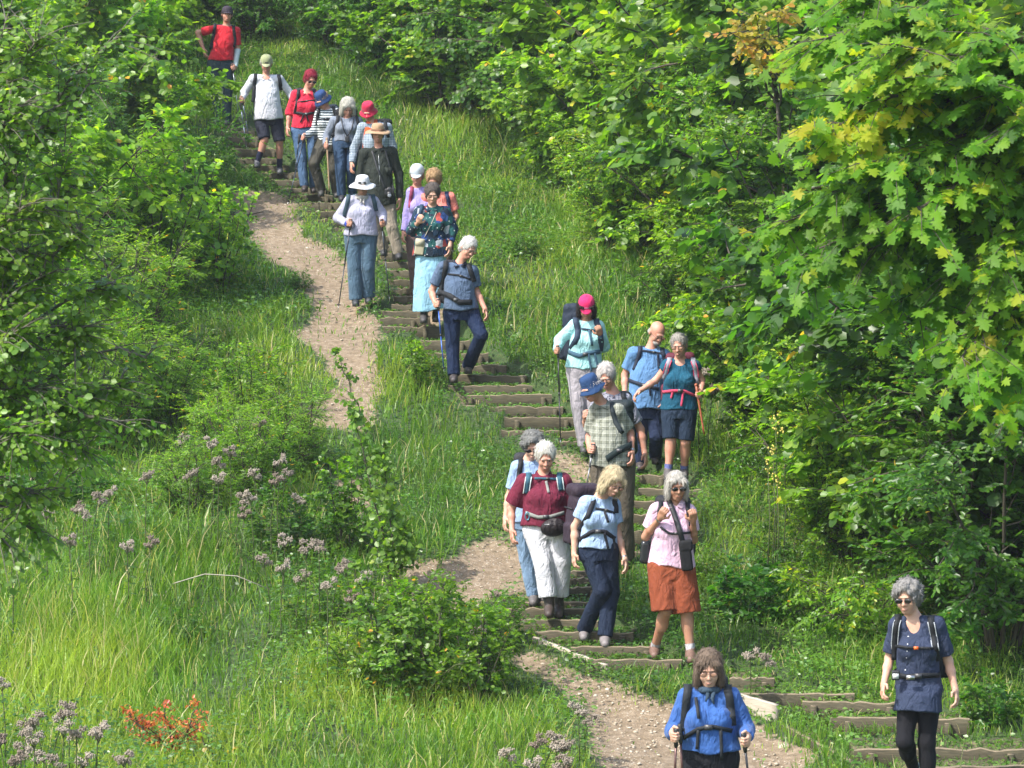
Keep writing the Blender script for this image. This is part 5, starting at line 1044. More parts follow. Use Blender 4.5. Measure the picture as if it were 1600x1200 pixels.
def grow(rg, H_, spread, nst, nbr, ntw, nlf, ls, droop=.15, shape='round', base_r=.12, lowcut=.12, twl=.3, flat=.4, minz=.05):
    """stems, branches and twigs; leaves sit alternately along the twigs. Returns leaf mesh and stem mesh."""
    tb = MB(); TP, TD, TL = [], [], []
    for i in range(nst):
        az = 2*math.pi*(i+rg.uniform(-.3, .3))/nst; tl = spread*rg.uniform(.15, 1.0); L_ = H_*rg.uniform(.72, 1.02)*(1-.18*tl)
        d = nrm(A(math.cos(az)*tl, math.sin(az)*tl, 1)); n = 9; p = A(math.cos(az)*base_r, math.sin(az)*base_r, -.05); pts = [p]; out = A(math.cos(az), math.sin(az), 0)
        for j in range(n-1):
            d = nrm(d+out*.05*tl*j*.3+rg.normal(0, .07, 3)+A(0, 0, -.02*j*droop*4)); p = p+d*L_/(n-1); pts.append(p)
        pts = np.array(pts); r0 = .006*H_+.004; tb.tube(pts, np.linspace(r0, r0*.25, n), 5, False)
        for b in range(nbr):
            t = lowcut+(1-lowcut)*((b+rg.random())/nbr); f = t*(n-1); i0 = min(int(f), n-2); q = pts[i0]*(1-f+i0)+pts[i0+1]*(f-i0); sdn = nrm(pts[i0+1]-pts[i0])
            ra = nrm(rg.normal(0, 1, 3)); d2 = nrm(sdn*.45+ra*.7+out*.25+A(0, 0, .1)); bl = H_*.26*(1.15-.75*t)*rg.uniform(.6, 1.3); m = 5; bp = [q]
            for j in range(m-1):
                d2 = nrm(d2+rg.normal(0, .12, 3)+A(0, 0, -.05*droop*4)); bp.append(bp[-1]+d2*bl/(m-1))
            bp = np.array(bp); tb.tube(bp, np.linspace(r0*.38, r0*.12, m), 4, False)
            for k in range(ntw):
                u = rg.uniform(.1, 1); g = u*(m-1); j0 = min(int(g), m-2); s_ = bp[j0]*(1-g+j0)+bp[j0+1]*(g-j0)
                dd = nrm(nrm(bp[j0+1]-bp[j0])*.6+rg.normal(0, .6, 3)*A(1, 1, .6)+A(0, 0, .05-droop)); TP.append(s_); TD.append(dd); TL.append(twl*rg.uniform(.5, 1.3))
    TP, TD, TL = np.array(TP), np.array(TD), np.array(TL); N = len(TP)
    u = (np.arange(nlf)+.6)/nlf; P_ = TP[:, None]+TD[:, None]*(TL[:, None]*u[None])[:, :, None]; P_[..., 2] -= droop*.6*(u**2)[None]*TL[:, None]
    sdv = unit(np.cross(TD, np.broadcast_to(A(0, 0, 1), TD.shape))); sign = np.where(np.arange(nlf) % 2 == 0, 1, -1)
    ax_ = unit(TD[:, None]*.7+sdv[:, None]*sign[None, :, None]*.8+rg.normal(0, .25, (N, nlf, 3))+A(0, 0, -droop*1.2)); rad = unit(P_*A(1, 1, 0)+1e-6); up = unit(A(0, 0, .75)+rad*.55+rg.normal(0, flat, (N, nlf, 3)))
    P_ = P_.reshape(-1, 3); ax_ = ax_.reshape(-1, 3); up = up.reshape(-1, 3); k = P_[:, 2] > minz; P_, ax_, up = P_[k], ax_[k], up[k]
    n = len(P_); cl = vnoise(P_*1.1+rg.uniform(0, 30))*.32; rnd = np.clip(rg.normal(.42, .2, n)+cl, 0, .99); rnd = np.where(rg.random(n) < .004, 1, rnd)
    # keep a few thin tubes for the twigs
    for i in range(0, N, 3): tb.tube([TP[i], TP[i]+TD[i]*TL[i]*.9], [.0035, .0015], 3, False)
    return leafmesh('foliage', P_, ax_, up, ls*rg.uniform(.65, 1.2, n), rnd, shape), tb, n
def arche(seed, **kw):
    lm, tb, n = grow(np.random.default_rng(seed), **kw)
    sm = mesh('stems', np.concatenate(tb.v), quads=np.concatenate(tb.q)); return lm, sm, n, kw['H_']
AR = {}
AR['hazel'] = arche(1, H_=3.2, spread=.62, nst=13, nbr=13, ntw=9, nlf=11, ls=.1, shape='round')
AR['hazel2'] = arche(2, H_=3.0, spread=.8, nst=12, nbr=12, ntw=9, nlf=11, ls=.092, shape='round', droop=.22)
AR['thorn'] = arche(3, H_=2.8, spread=.75, nst=14, nbr=14, ntw=10, nlf=13, ls=.056, shape='oval', twl=.26)
AR['bramble'] = arche(4, H_=1.3, spread=1.3, nst=14, nbr=8, ntw=6, nlf=9, ls=.055, shape='oval', droop=.3, twl=.2)
AR['low'] = arche(5, H_=.75, spread=.9, nst=12, nbr=7, ntw=4, nlf=8, ls=.042, shape='oval', twl=.13, base_r=.08, droop=.1)
AR['feather'] = arche(6, H_=1.2, spread=.45, nst=13, nbr=14, ntw=5, nlf=12, ls=.045, shape='narrow', twl=.15, base_r=.1)
AR['upright'] = arche(7, H_=1.6, spread=.35, nst=7, nbr=9, ntw=3, nlf=8, ls=.075, shape='round', twl=.18, base_r=.06)
AR['nettle'] = arche(8, H_=.7, spread=.35, nst=12, nbr=8, ntw=3, nlf=5, ls=.075, shape='oval', twl=.09, base_r=.12)
print({k: v[2] for k, v in AR.items()})
rgV = np.random.default_rng(21)
def bush(kind, px, py, h, label, tint=(1, 1, 1), cat='bush', name=None, group=None, mat=None, at_=None, sx=1.0):
    lm, sm, n, H_ = AR[kind]; p = ground(px, py) if at_ is None else np.array(at_); s_ = h/H_
    nm = name or {'hazel': 'hazel_bush', 'hazel2': 'hazel_bush', 'thorn': 'hawthorn_bush', 'bramble': 'bramble', 'low': 'seedling_bush', 'feather': 'feathery_weed', 'upright': 'young_shrub', 'nettle': 'nettle_plant'}[kind]
    r = empty(nm, (p[0], p[1], p[2]-.03), rgV.uniform(0, 6.28)); r.scale = (s_*sx*rgV.uniform(.92, 1.1), s_*sx*rgV.uniform(.92, 1.1), s_); tag(r, label, cat, group)
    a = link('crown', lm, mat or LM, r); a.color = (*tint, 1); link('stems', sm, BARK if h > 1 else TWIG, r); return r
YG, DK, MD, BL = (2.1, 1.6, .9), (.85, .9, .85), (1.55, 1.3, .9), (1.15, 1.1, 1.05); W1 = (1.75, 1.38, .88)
RIGHT = [
 ('thorn',1560,1010,3.2,DK,'dark shaded hawthorn thicket right behind the navy tunic woman'),('hazel2',1660,960,4.2,DK,'tall dark hazel at the right edge behind the navy tunic woman'),
 ('bramble',1370,975,1.2,MD,'low arching bramble at the foot of the dark thicket'),('hazel',1520,925,3.2,MD,'hazel bush directly above the head of the navy tunic woman'),
 ('thorn',1335,880,2.3,W1,'small-leaved hawthorn left of the dark hollow'),('hazel2',1585,860,4.8,DK,'large hazel over the dark hollow at the right edge'),
 ('hazel',1400,825,2.2,W1,'round hazel bush right of the yellow flower spikes'),('hazel2',1490,785,3.6,MD,'hazel bush under the lowest drooping maple leaves'),('thorn',1590,765,4.6,DK,'tall hawthorn under the maple at the right edge'),
 ('bramble',1250,750,1.0,BL,'bramble mound beside the woman in navy shorts'),('hazel',1245,690,2.3,W1,'broad-leaved hazel behind the yellow flower spikes'),('thorn',1335,670,3.6,MD,'hawthorn in the middle of the right-hand thicket'),('hazel',1460,660,4.8,DK,'tall hazel behind the drooping maple tips'),
 ('hazel2',1265,600,2.1,W1,'hazel bush close to the shoulder of the woman in teal'),('thorn',1265,575,3.5,(1.05,1.05,.9),'bright hawthorn left of the maple crown'),('hazel',1390,560,5.0,MD,'tall hazel half hidden by the maple crown'),('hazel2',1550,540,5.6,MD,'tallest hazel behind the maple crown'),
 ('hazel2',1165,515,1.9,YG,'yellow-green hazel above the bald man'),('thorn',1175,480,3.3,W1,'hawthorn up the bank above the woman in teal'),('hazel',1290,465,4.8,W1,'tall hazel left of the orange-tipped maple branch'),('thorn',1450,450,6.0,MD,'high hawthorn mass behind the middle of the maple'),
 ('bramble',1060,475,1.1,MD,'bramble patch on the bank above the bald man'),('hazel',1075,410,3.0,YG,'sunlit hazel in the middle of the bank'),('hazel2',1190,385,4.8,W1,'large spreading hazel right of the bare-branched tree'),('thorn',1330,360,6.0,MD,'tall hawthorn behind the upper maple leaves'),
 ('thorn',960,395,1.9,W1,'small hawthorn at the grass edge above the pink cap'),('hazel',1010,320,3.4,W1,'hazel below the dark bare branches'),('hazel2',1110,300,5.0,MD,'tall hazel right of the dark bare branches'),('hazel',1250,270,6.2,W1,'hazel with yellowing top at the upper right'),
 ('hazel2',905,290,2.2,YG,'yellow-green hazel bulging over the grass bank'),('thorn',1010,215,4.6,MD,'hawthorn crown at the top centre right'),
 ('thorn',815,205,2.2,DK,'dark hawthorn at the upper end of the grass bank'),('hazel',770,150,3.2,W1,'hazel crown above the blonde hikers near the top'),('hazel2',880,140,4.4,W1,'broad hazel crown at the top centre'),('hazel2',700,175,2.6,MD,'hazel over the dark gap right of the crimson hat'),
 ('thorn',665,110,3.6,DK,'dark hawthorn behind the crimson hat'),('hazel',735,60,4.2,W1,'hazel at the top edge left of centre'),('thorn',980,120,5.4,MD,'hawthorn at the top edge right of centre'),('hazel',1130,180,6.4,MD,'highest hazel at the top edge beside the maple')]
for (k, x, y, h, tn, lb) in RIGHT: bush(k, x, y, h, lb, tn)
LEFT = [
 ('thorn',222,352,2.3,DK,'dark round hawthorn hiding the legs of the red T-shirt man'),('thorn',300,342,1.0,DK,'small dark hawthorn touching the upper end of the path'),('hazel2',150,320,2.9,W1,'hazel left of the dark round hawthorn'),
 ('hazel',215,110,2.6,YG,'sunlit hazel above the dark round hawthorn'),('hazel2',60,230,3.8,W1,'large hazel at the upper left edge'),('thorn',120,90,3.4,W1,'hawthorn at the top left'),('hazel',20,60,4,W1,'hazel in the top left corner'),
 ('feather',110,480,2.5,W1,'tall feathery growth in the middle of the left thicket'),('hazel',15,500,3.2,W1,'hazel at the left edge behind the birch'),('feather',205,575,1.9,W1,'feathery upright shrub left of the upper path bend'),
 ('thorn',60,660,2.0,W1,'light green hawthorn behind the hanging birch twigs'),('feather',170,700,1.6,W1,'feathery shrub above the left meadow'),('feather',255,665,1.3,MD,'small feathery shrub at the shady hollow left of the path'),
 ('upright',255,470,1.9,YG,'young hazel with pale yellow-green shoots left of the path top'),('upright',345,455,1.35,YG,'second yellow-green hazel sapling leaning to the path'),('upright',190,480,1.7,YG,'pale green hazel shoots farther left of the path'),('hazel2',300,420,1.1,MD,'low hazel at the path edge under the dark hawthorn'),
 ('feather',400,790,1.25,MD,'tall feathery weed clump in the middle of the left bank'),('feather',455,735,1.1,MD,'feathery weeds near the path bend'),('feather',345,730,1.0,W1,'feathery weeds above the pink seed heads'),('feather',300,800,.9,MD,'short feathery weeds left of the pink seed heads'),
 ('bramble',30,790,1.3,DK,'bramble in the shade at the left edge'),('low',385,640,.9,W1,'leafy bush beside the grassy path edge'),('low',460,860,.8,DK,'dark low bush beside the birch sapling'),
 ('low',640,1090,.95,W1,'dark leafy bush in the foreground left of the gravel'),('low',710,1065,.9,W1,'leafy bush next to the gravel path'),('low',575,1075,.7,W1,'leafy bush left of the foreground pair'),('low',755,1010,.6,BL,'small glossy bush by the dirt patch'),
 ('upright',615,1085,1.0,MD,'loose upright shrub left of the foreground bushes'),('upright',745,1095,.85,MD,'loose upright shrub close to the gravel path'),('upright',540,870,1.0,MD,'thin leafy shrub behind the two-stemmed birch sapling'),('low',520,985,.6,W1,'small bush under the birch sapling'),('low',655,975,.6,W1,'knee-high bush above the foreground bushes'),('low',600,960,.45,W1,'little bush at the foot of the birch sapling'),('low',280,1005,.4,DK,'dark tuft of leaves in the left meadow'),
 ('upright',652,612,.62,YG,'bright green oak seedling beside the blue pole'),('low',655,585,.45,MD,'low weeds left of the bright oak seedling'),('low',470,450,.3,DK,'dark grass-like tuft on the path edge'),
 ('nettle',1170,968,.62,(.6,.85,.75),'dark nettle clump on the bank right of the terracotta culottes'),('nettle',1545,1130,.45,(.7,.85,.8),'nettles at the right end of the lowest steps'),('low',1120,905,.4,MD,'low weeds right of the terracotta culottes'),
 ('bramble',1230,880,.6,BL,'bramble on the bank left of the thicket'),('low',1010,590,.5,MD,'weeds above the bald man'),('low',820,400,.4,BL,'pale weeds on the upper grass bank')]
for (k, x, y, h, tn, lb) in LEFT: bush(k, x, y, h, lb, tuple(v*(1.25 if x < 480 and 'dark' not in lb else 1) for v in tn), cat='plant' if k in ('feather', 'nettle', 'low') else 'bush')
for i, (k, x, y, h, lb) in enumerate([('thorn',395,60,2.0,'dusty green hawthorn behind the olive cap'),('hazel',455,25,2.4,'hazel at the top edge behind the white shirt'),('thorn',520,70,2.0,'hawthorn behind the crimson-haired woman'),('hazel2',590,110,1.9,'hazel behind the white bob'),
  ('thorn',560,20,3.0,'dark hawthorn at the top edge above the striped jersey'),('hazel2',640,30,3.6,'hazel at the top edge above the crimson hat'),('hazel',300,30,2.4,'hazel at the top edge left of the red T-shirt man')]):
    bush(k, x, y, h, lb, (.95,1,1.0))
rgB = np.random.default_rng(5)
for i in range(16):   # the wooded slope beyond, too dense to single anything out
    pass
bk = []
for i, x in enumerate(np.linspace(-12, 14, 15)):
    y = 56+rgB.uniform(-2, 3); bush(('hazel', 'thorn', 'hazel2')[i % 3], 0, 0, 5.5+rgB.uniform(-.5, 1), 'tall bush in the closed row along the top of the slope', MD, group='bushes along the top of the slope', at_=(x, y, float(T(x, y))))
# bare-branched tree with visible limbs, top centre
def limb_tree(name, label, base, tips, mat, ls, shape, rg, nl=260, spreadr=.55, droop=.15, trunk_r=.08, cat='tree', barkm=None, hub=None, lean=.5, rndb=.45, wig=.05, layers=.35, rndf=None, hubr=.6):
    base = np.array(base); r = empty(name, base); tag(r, label, cat); tb = MB(); hub = np.array(hub) if hub is not None else base+A(0, 0, 2)
    n = 8; pts = [base*(1-t)+hub*t+rg.normal(0, wig*.6, 3)*(0 < t < 1) for t in np.linspace(0, 1, n)]; tr = MB(); tr.tube([p-base for p in pts], np.linspace(trunk_r, trunk_r*hubr, n), 8); tr.build('trunk', barkm or BARK, r)
    LP, LA, LR = [], [], []
    for tip in tips:
        tp = np.array(tip[:3]); w_ = tip[3] if len(tip) > 3 else 1.0; m = 9; st = hub+rg.normal(0, .04, 3); d = tp-st; L_ = np.linalg.norm(d); mid = A(0, 0, lean*L_*.22)
        P_ = np.array([st+d*t+mid*math.sin(math.pi*t)+rg.normal(0, wig, 3)*(0 < t < 1) for t in np.linspace(0, 1, m)]); tb.tube(P_-base, np.linspace(trunk_r*.45, .006, m), 6, False)
        nt = int(nl/9*w_)
        for k in range(nt):
            u = 1-rg.random()**1.3*.72; g = u*(m-1); j = min(int(g), m-2); q = P_[j]*(1-g+j)+P_[j+1]*(g-j); dd = nrm((P_[j+1]-P_[j])/np.linalg.norm(P_[j+1]-P_[j])*.5+rg.normal(0, .7, 3)*A(1, 1, layers)+A(0, 0, -droop)); ln = spreadr*rg.uniform(.3, 1.15)
            e = q+dd*ln+A(0, 0, -droop*ln); tb.tube([q-base, (q+e)/2-base+A(0, 0, .02), e-base], [.005, .003, .0015], 4, False)
            for z in range(9):
                f = (z+.7)/9; s_ = nrm(np.cross(dd, A(0, 0, 1)))*(1 if z % 2 else -1); LP.append(q+(e-q)*f+rg.normal(0, ls*.12, 3)); LA.append(nrm(dd*.6+s_*.75+A(0, 0, -.25-droop)+rg.normal(0, .2, 3))); LR.append(rg.normal(rndb, .2)+(tip[4] if len(tip) > 4 else 0))
    tb.build('branches', barkm or BARK, r); LP = np.array(LP)-base; n = len(LP); up = unit(A(-.3, -.55, .8)+rg.normal(0, .42, (n, 3)))
    me = leafmesh('crown', LP, np.array(LA), up, ls*rg.uniform(.65, 1.15, n), np.clip(np.array(LR)+.2*vnoise(LP*2), 0, .97), shape); o = link('crown', me, mat, r); o.color = (1, 1, 1, 1); return r
rg = np.random.default_rng(31)
b = ground(975, 235); dB = depth(b)
limb_tree('spreading_tree', 'spreading tree showing dark forking bare branches at the top centre', b, [(*at(x, y, dB+dz), wt) for x, y, dz, wt in [(800,20,-.6,.9),(760,110,-.9,.9),(850,60,-.5,.9),(700,60,-.3,.9),(930,10,-.6,.9),(890,-40,.2,.9),(1010,30,-.4,.9),(820,175,-.9,.9),(720,140,-.5,.6),(1050,60,-.3,1),(660,20,0,.8)]],
  LM, .085, 'round', rg, nl=620, spreadr=.55, trunk_r=.11, hub=at(955, 165, dB), wig=.06)
# maple, trunk outside the picture on the right
D0 = 18.5
mb_ = at(1850, 900, 19.5); mb_[2] = float(T(mb_[0], mb_[1])); mt = at(1800, 260, 19.2)
tips = [(1290,60,0,1,.02),(1340,-20,.2,1,.05),(1400,70,-.3,1,.1),(1270,190,-.2,1.1,.3),(1330,150,.1,1,0),(1440,10,.1,1,.08),(1500,120,-.4,1,.0),(1300,300,-.1,1.1,.08),(1225,350,.1,1,.1),(1250,400,-.2,1,.04),(1380,250,-.3,1,.0),(1470,220,0,1,.12),(1560,60,-.3,1,.05),
  (1360,390,-.1,1,-.1),(1430,330,-.4,1,.15),(1530,300,-.1,1,-.05),(1590,190,-.4,1,.0),(1480,440,-.2,1,-.12),(1560,420,-.4,1,.1),(1500,560,-.5,.7,.2),(1560,560,-.3,.6,.05),(1600,470,0,1,-.1),(1600,590,-.2,.6,.1),(1420,470,.1,.6,-.1),(1630,80,0,1,0),(1640,320,-.2,1,0),(1240,300,.3,.6,.1)]
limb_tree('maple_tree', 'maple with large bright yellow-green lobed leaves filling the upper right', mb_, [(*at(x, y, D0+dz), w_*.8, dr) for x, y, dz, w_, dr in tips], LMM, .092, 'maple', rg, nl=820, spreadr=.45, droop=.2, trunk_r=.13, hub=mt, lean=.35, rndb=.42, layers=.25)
# birch, trunk outside the picture on the left
bb = at(-180, 1000, 17.5); bb[2] = float(T(bb[0], bb[1])); bt_ = at(-220, 700, 17.5)
tips = [(60,60,0,1),(140,130,.2,.8),(30,160,-.2,1),(100,240,0,1),(180,60,.3,.6),(40,320,-.2,1),(130,350,.1,1),(70,430,0,1),(20,520,-.2,1),(120,520,.1,1),(180,440,.3,.6),(90,620,0,1),(190,600,.2,.8),(30,680,-.3,1),(130,700,.1,.8),(230,560,.3,.4),(60,780,0,.6),(20,860,-.2,.5),(80,850,.1,.35),(10,30,.1,1),(200,660,.1,.4),(-30,400,0,1),(-30,700,0,1)]
limb_tree('birch_tree', 'birch with small hanging leaves covering the left edge of the picture', bb, [(*at(x, y, 17.5+dz), w_) for x, y, dz, w_ in tips], LMB, .046, 'round', rg, nl=1000, spreadr=.32, droop=.12, trunk_r=.05, hub=bt_, lean=.3, rndb=.38, layers=.7, barkm=plain('birch_bark', (.09,.08,.06), .8, var=.4))
# birch saplings in front of the path
def sapling(name, label, px, py, tippx, tippy, mat, ls, n, shape, rg, dz=0.0, cat='sapling', rb=.4, spread=.35, col=(1,1,1), second=None):
    b = ground(px, py); d = depth(b); r = empty(name, b); tag(r, label, cat); tb = MB(); LP, LA = [], []
    for (tx, ty) in [(tippx, tippy)]+(second or []):
        tp = at(tx, ty, d+dz); m = 10; Pp = np.array([b+(tp-b)*t+A(.03*math.sin(t*5), .03*math.cos(t*4), 0)+rg.normal(0, .008, 3) for t in np.linspace(0, 1, m)])-b; tb.tube(Pp, np.linspace(.011, .003, m), 6, False)
        for k in range(n):
            u = rg.uniform(.12, 1); g = u*(m-1); j = min(int(g), m-2); q = Pp[j]*(1-g+j)+Pp[j+1]*(g-j); a = rg.uniform(0, 6.28); dd = nrm(A(math.cos(a), math.sin(a), .55)); ln = spread*(1.15-u)*rg.uniform(.4, 1); e = q+dd*ln; tb.tube([q, e], [.003, .0015], 3, False)
            for z in range(5): LP.append(q+(e-q)*(z+1)/5); LA.append(nrm(dd*.4+rg.normal(0, .6, 3)+A(0, 0, -.5)))
    tb.build('stem', BARK, r); LP = np.array(LP); nn = len(LP); me = leafmesh('leaves', LP, np.array(LA), unit(A(0, -.5, .8)+rg.normal(0, .5, (nn, 3))), ls*rg.uniform(.6, 1.2, nn), np.clip(rg.normal(rb, .2, nn), 0, 1), shape); o = link('leaves', me, mat, r); o.color = (*col, 1); return r
sapling('birch_sapling', 'two-stemmed young birch with dark leaves in front of the path', 608, 915, 556, 640, LMB, .056, 85, 'round', rg, second=[(604,690),(640,820)])
sapling('birch_sapling', 'slim birch sapling rising in front of the dirt path bend', 575, 700, 530, 545, LMB, .056, 34, 'round', rg)
sapling('birch_sapling', 'birch sapling with glossy leaves left of the gravel path', 668, 1090, 700, 905, LMB, .05, 50, 'round', rg, second=[(640,940)])
sapling('birch_sapling', 'tall thin birch sapling among the foreground bushes', 600, 1060, 560, 880, LMB, .05, 40, 'round', rg)
RED = leaf_mat('red_leaves', [(0, (.34,.06,.025)), (.5, (.47,.13,.035)), (.8, (.5,.22,.04)), (1, (.3,.3,.03))], trans=.4)
sapling('red_seedling', 'seedling with orange-red autumn leaves low in the left meadow', 262, 1190, 262, 1092, RED, .036, 30, 'oval', rg, spread=.38, second=[(200,1105),(318,1095),(230,1120)])
sapling('yellow_seedling', 'small yellow-green seedling just right of the red-leaved one', 330, 1200, 322, 1150, LM, .05, 8, 'round', rg, rb=.9, spread=.3)
# arching bare twig
e = empty('bare_twig', ground(245, 945)); tag(e, 'thin bare twig arching over the left meadow grass', 'twig'); o_ = np.array(e.location)
MB().tube([p-o_ for p in (ground(245,945), at(270,912,depth(o_)), at(320,897,depth(o_)), at(370,900,depth(o_)), at(425,922,depth(o_)))], [.006,.006,.005,.005,.003], 5).build('twig', plain('grey_twig', (.3,.27,.22), .8), e)
e = empty('fallen_branch', ground(390, 338)); tag(e, 'dark fallen branch lying across the upper dirt path', 'branch'); o_ = np.array(e.location)
MB().tube([p-o_+A(0,0,.02) for p in (ground(372,342), ground(392,337), ground(412,333))], [.014,.012,.006], 6).build('branch', BARK, e)
# dried hemp-agrimony: leafy stalk, fluffy seed heads on top
SEED = [plain('seed_fluff_'+str(i), c_, .95, bumpscale=60, var=.3) for i, c_ in enumerate([(.235,.195,.155), (.30,.255,.205), (.18,.14,.11)])]
def fluff(rg, nh, r):
    V, Q_ = [], []; mb = MB()
    for i in range(nh):
        a, q = rg.uniform(0, 6.28), r*math.sqrt(rg.random()); c_ = A(q*math.cos(a), q*math.sin(a), -.25*q*q/r+rg.normal(0, .008))
        for k in range(7):
            mb.ball(c_+rg.normal(0, .008, 3), rg.uniform(.004, .0075, 3), None, 5, 3)
    return mb
SH = []
for i in range(5):
    r_ = np.random.default_rng(60+i); st = MB(); hd = MB(); h = 1.0; LP, LA = [], []
    top_ = A(r_.normal(0, .04), r_.normal(0, .04), h); st.tube([A(0,0,-.05), A(.01,0,h*.5), top_], [.006,.005,.0035], 5, False)
    for k in range(5+i % 2):
        a = k*2.4; e_ = top_+A(math.cos(a)*.042, math.sin(a)*.042, .0+.032*(k % 3)-.02); st.tube([top_-A(0,0,.10), e_-A(0,0,.01)], [.003,.002], 4, False)
        f = fluff(r_, 8, .026); hd.add(np.concatenate(f.v)+e_, np.concatenate(f.q))
    for k in range(26):
        z = .08+.8*k/26; a = k*1.8; LP.append(A(.01, 0, z)); LA.append(nrm(A(math.cos(a), math.sin(a), -.1)))
    LP, LA = np.array(LP), np.array(LA); lm = leafmesh('leaves', LP, LA, unit(A(0,0,1)+r_.normal(0,.3,(len(LP),3))), np.full(len(LP), .085)*r_.uniform(.6,1.1,len(LP)), r_.uniform(.2,.8,len(LP)), 'oval', .8)
    SH.append((mesh('stalk', np.concatenate(st.v), quads=np.concatenate(st.q)), mesh('seed_head', np.concatenate(hd.v), quads=np.concatenate(hd.q)), lm))
LEAFM2 = leaf_mat('weed_leaves', [(0, (.03,.075,.012)), (.5, (.06,.13,.018)), (1, (.12,.19,.03))])
def seedplant(px, py, h, label, i, top=True, gp='dried flower stalks in the meadow'):
    """px,py = photo pixel of the flower head; the stalk stands below it"""
    lo, hi = py, py+900; best = None
    for yy in range(py+10, 1500, 6):
        p = ground(px, yy); a = to_px(p+A(0, 0, h))
        if a[1] >= py: best = p; break
    if best is None: best = ground(px, 1300)
    s_, hd, lm = SH[i % 5]; r = empty('dried_flower_plant', best, rgV.uniform(0, 6)); sc = h; r.scale = (1, 1, sc)
    tag(r, label, 'plant', gp); link('stalk', s_, TWIG, r); o = link('seed_head', hd, None, r); 
    if not hd.materials: hd.materials.append(SEED[i % 3])
    a = link('leaves', lm, LEAFM2, r); a.color = (1,1,1,1)
    o.scale = (1.0, 1.0, 1/sc); o.location = (0, 0, 1.0*(1-1/sc)) if False else (0, 0, 1-1/sc)
    return r
SP = {'dried fluffy seed head in the bottom left corner of the meadow': [(40,1140),(58,1150),(85,1110),(75,1122),(100,1130),(120,1142),(148,1140),(12,1150),(28,1165),(60,1178),(95,1186),(125,1184),(10,1185),(205,1185),(152,1135),(110,1108)],
 'pinkish dried seed head below the shady left thicket': [(75,800),(110,790),(140,775),(170,765),(228,740),(200,850),(20,855),(112,845),(10,720),(4,750),(140,800),(230,845),(130,720),(8,1062)],
 'pink-brown dried seed head among the feathery weeds': [(280,685),(335,688),(400,660),(360,705),(435,715),(440,740),(405,740),(425,745),(370,775),(395,770),(295,740),(340,745),(378,800),(330,722),(470,775)],
 'pale dried seed head near the two-stemmed birch sapling': [(420,872),(445,840),(520,880),(555,880),(512,912),(465,900),(560,900),(545,930),(480,850),(440,880),(500,850)],
 'cream dried seed head beside the gravel path': [(800,1175),(828,1160),(852,1148),(868,1158),(880,1165),(830,1190),(890,1190),(915,1115),(905,1108),(870,1190),(740,983),(790,930),(1180,1030),(1172,1022)]}
cnt = 0
for lb, pts in SP.items():
    for (x, y) in pts:
        seedplant(x, y, rgV.uniform(.55, .95) if 'gravel' not in lb else rgV.uniform(.3, .5), lb, cnt, gp=lb.replace('seed head', 'seed heads')); cnt += 1
seedplant(1092, 580, .95, 'dried flower stalk in front of the arm of the woman in teal', 1, gp=None); seedplant(1108, 608, .8, 'shorter dried flower stalk by the wooden staff', 2, gp=None)
# yellow flower spikes on the right bank
YF = plain('yellow_petals', (.5, .42, .09), .7)
for i, (x, y, lb) in enumerate([(1212,655,'yellow flower spike, topmost of those on the right bank'),(1225,672,'fullest yellow flower spike on the right bank'),(1208,700,'yellow flower spike below the fullest one'),(1214,745,'lowest yellow flower spike on the right bank'),(1200,725,'thin yellow flower spike leaning towards the steps')]):
    d = 28.0; p = at(x, y, d); b = p.copy(); b[2] = float(T(p[0], p[1])); 
    if p[2]-b[2] < .2: p[2] = b[2]+.6
    r = empty('yellow_flower', b); tag(r, lb, 'flower', 'yellow flower spikes on the right bank'); q = p-b; MB().tube([A(0,0,0), q*.5+A(.02,0,0), q], [.006,.005,.003], 5).build('stalk', TWIG, r)
    m = MB(); r_ = np.random.default_rng(i)
    for k in range(15): m.ball(q+A(r_.normal(0, .022), r_.normal(0, .02), r_.uniform(-.1, .04)), r_.uniform(.007, .014, 3), None, 5, 3)
    m.build('blossom', YF, r)
# yellowing sprays at the upper right
YL = leaf_mat('yellowing_leaves', [(0, (.16,.2,.02)), (.5, (.33,.27,.03)), (.8, (.45,.22,.03)), (1, (.4,.14,.03))])
bq = at(1170, 60, 33.0)
b = A(bq[0]+.5, bq[1]+.3, 0); b[2] = float(T(b[0], b[1]))
limb_tree('yellowing_tree', 'slender tree turning orange-yellow left of the maple at the top', b, [(*at(x, y, 32.0), 1.0) for x, y in [(1160,30),(1195,60),(1180,20),(1140,50),(1215,15),(1165,75)]], YL, .075, 'round', rg, nl=110, spreadr=.3, trunk_r=.035, hub=at(1215, 160, 33.2))
# dark stems inside the hollow on the right
for i, (x, y, tx, ty, lb) in enumerate([(1478,965,1500,700,'thin dark trunk left in the shady hollow on the right'),(1530,975,1515,720,'thin dark trunk in the middle of the shady hollow'),(1575,970,1560,740,'thin dark trunk right in the shady hollow'),(1445,950,1400,760,'leaning dark trunk at the left of the shady hollow')]):
    b = ground(x, y); tp = at(tx, ty, depth(b)+.1); r = empty('thin_trunk', b); tag(r, lb, 'trunk'); MB().tube([A(0,0,-.05), (tp-b)*.5+A(.05,0,0), tp-b], [.03,.024,.016], 7).build('trunk', BARK, r)
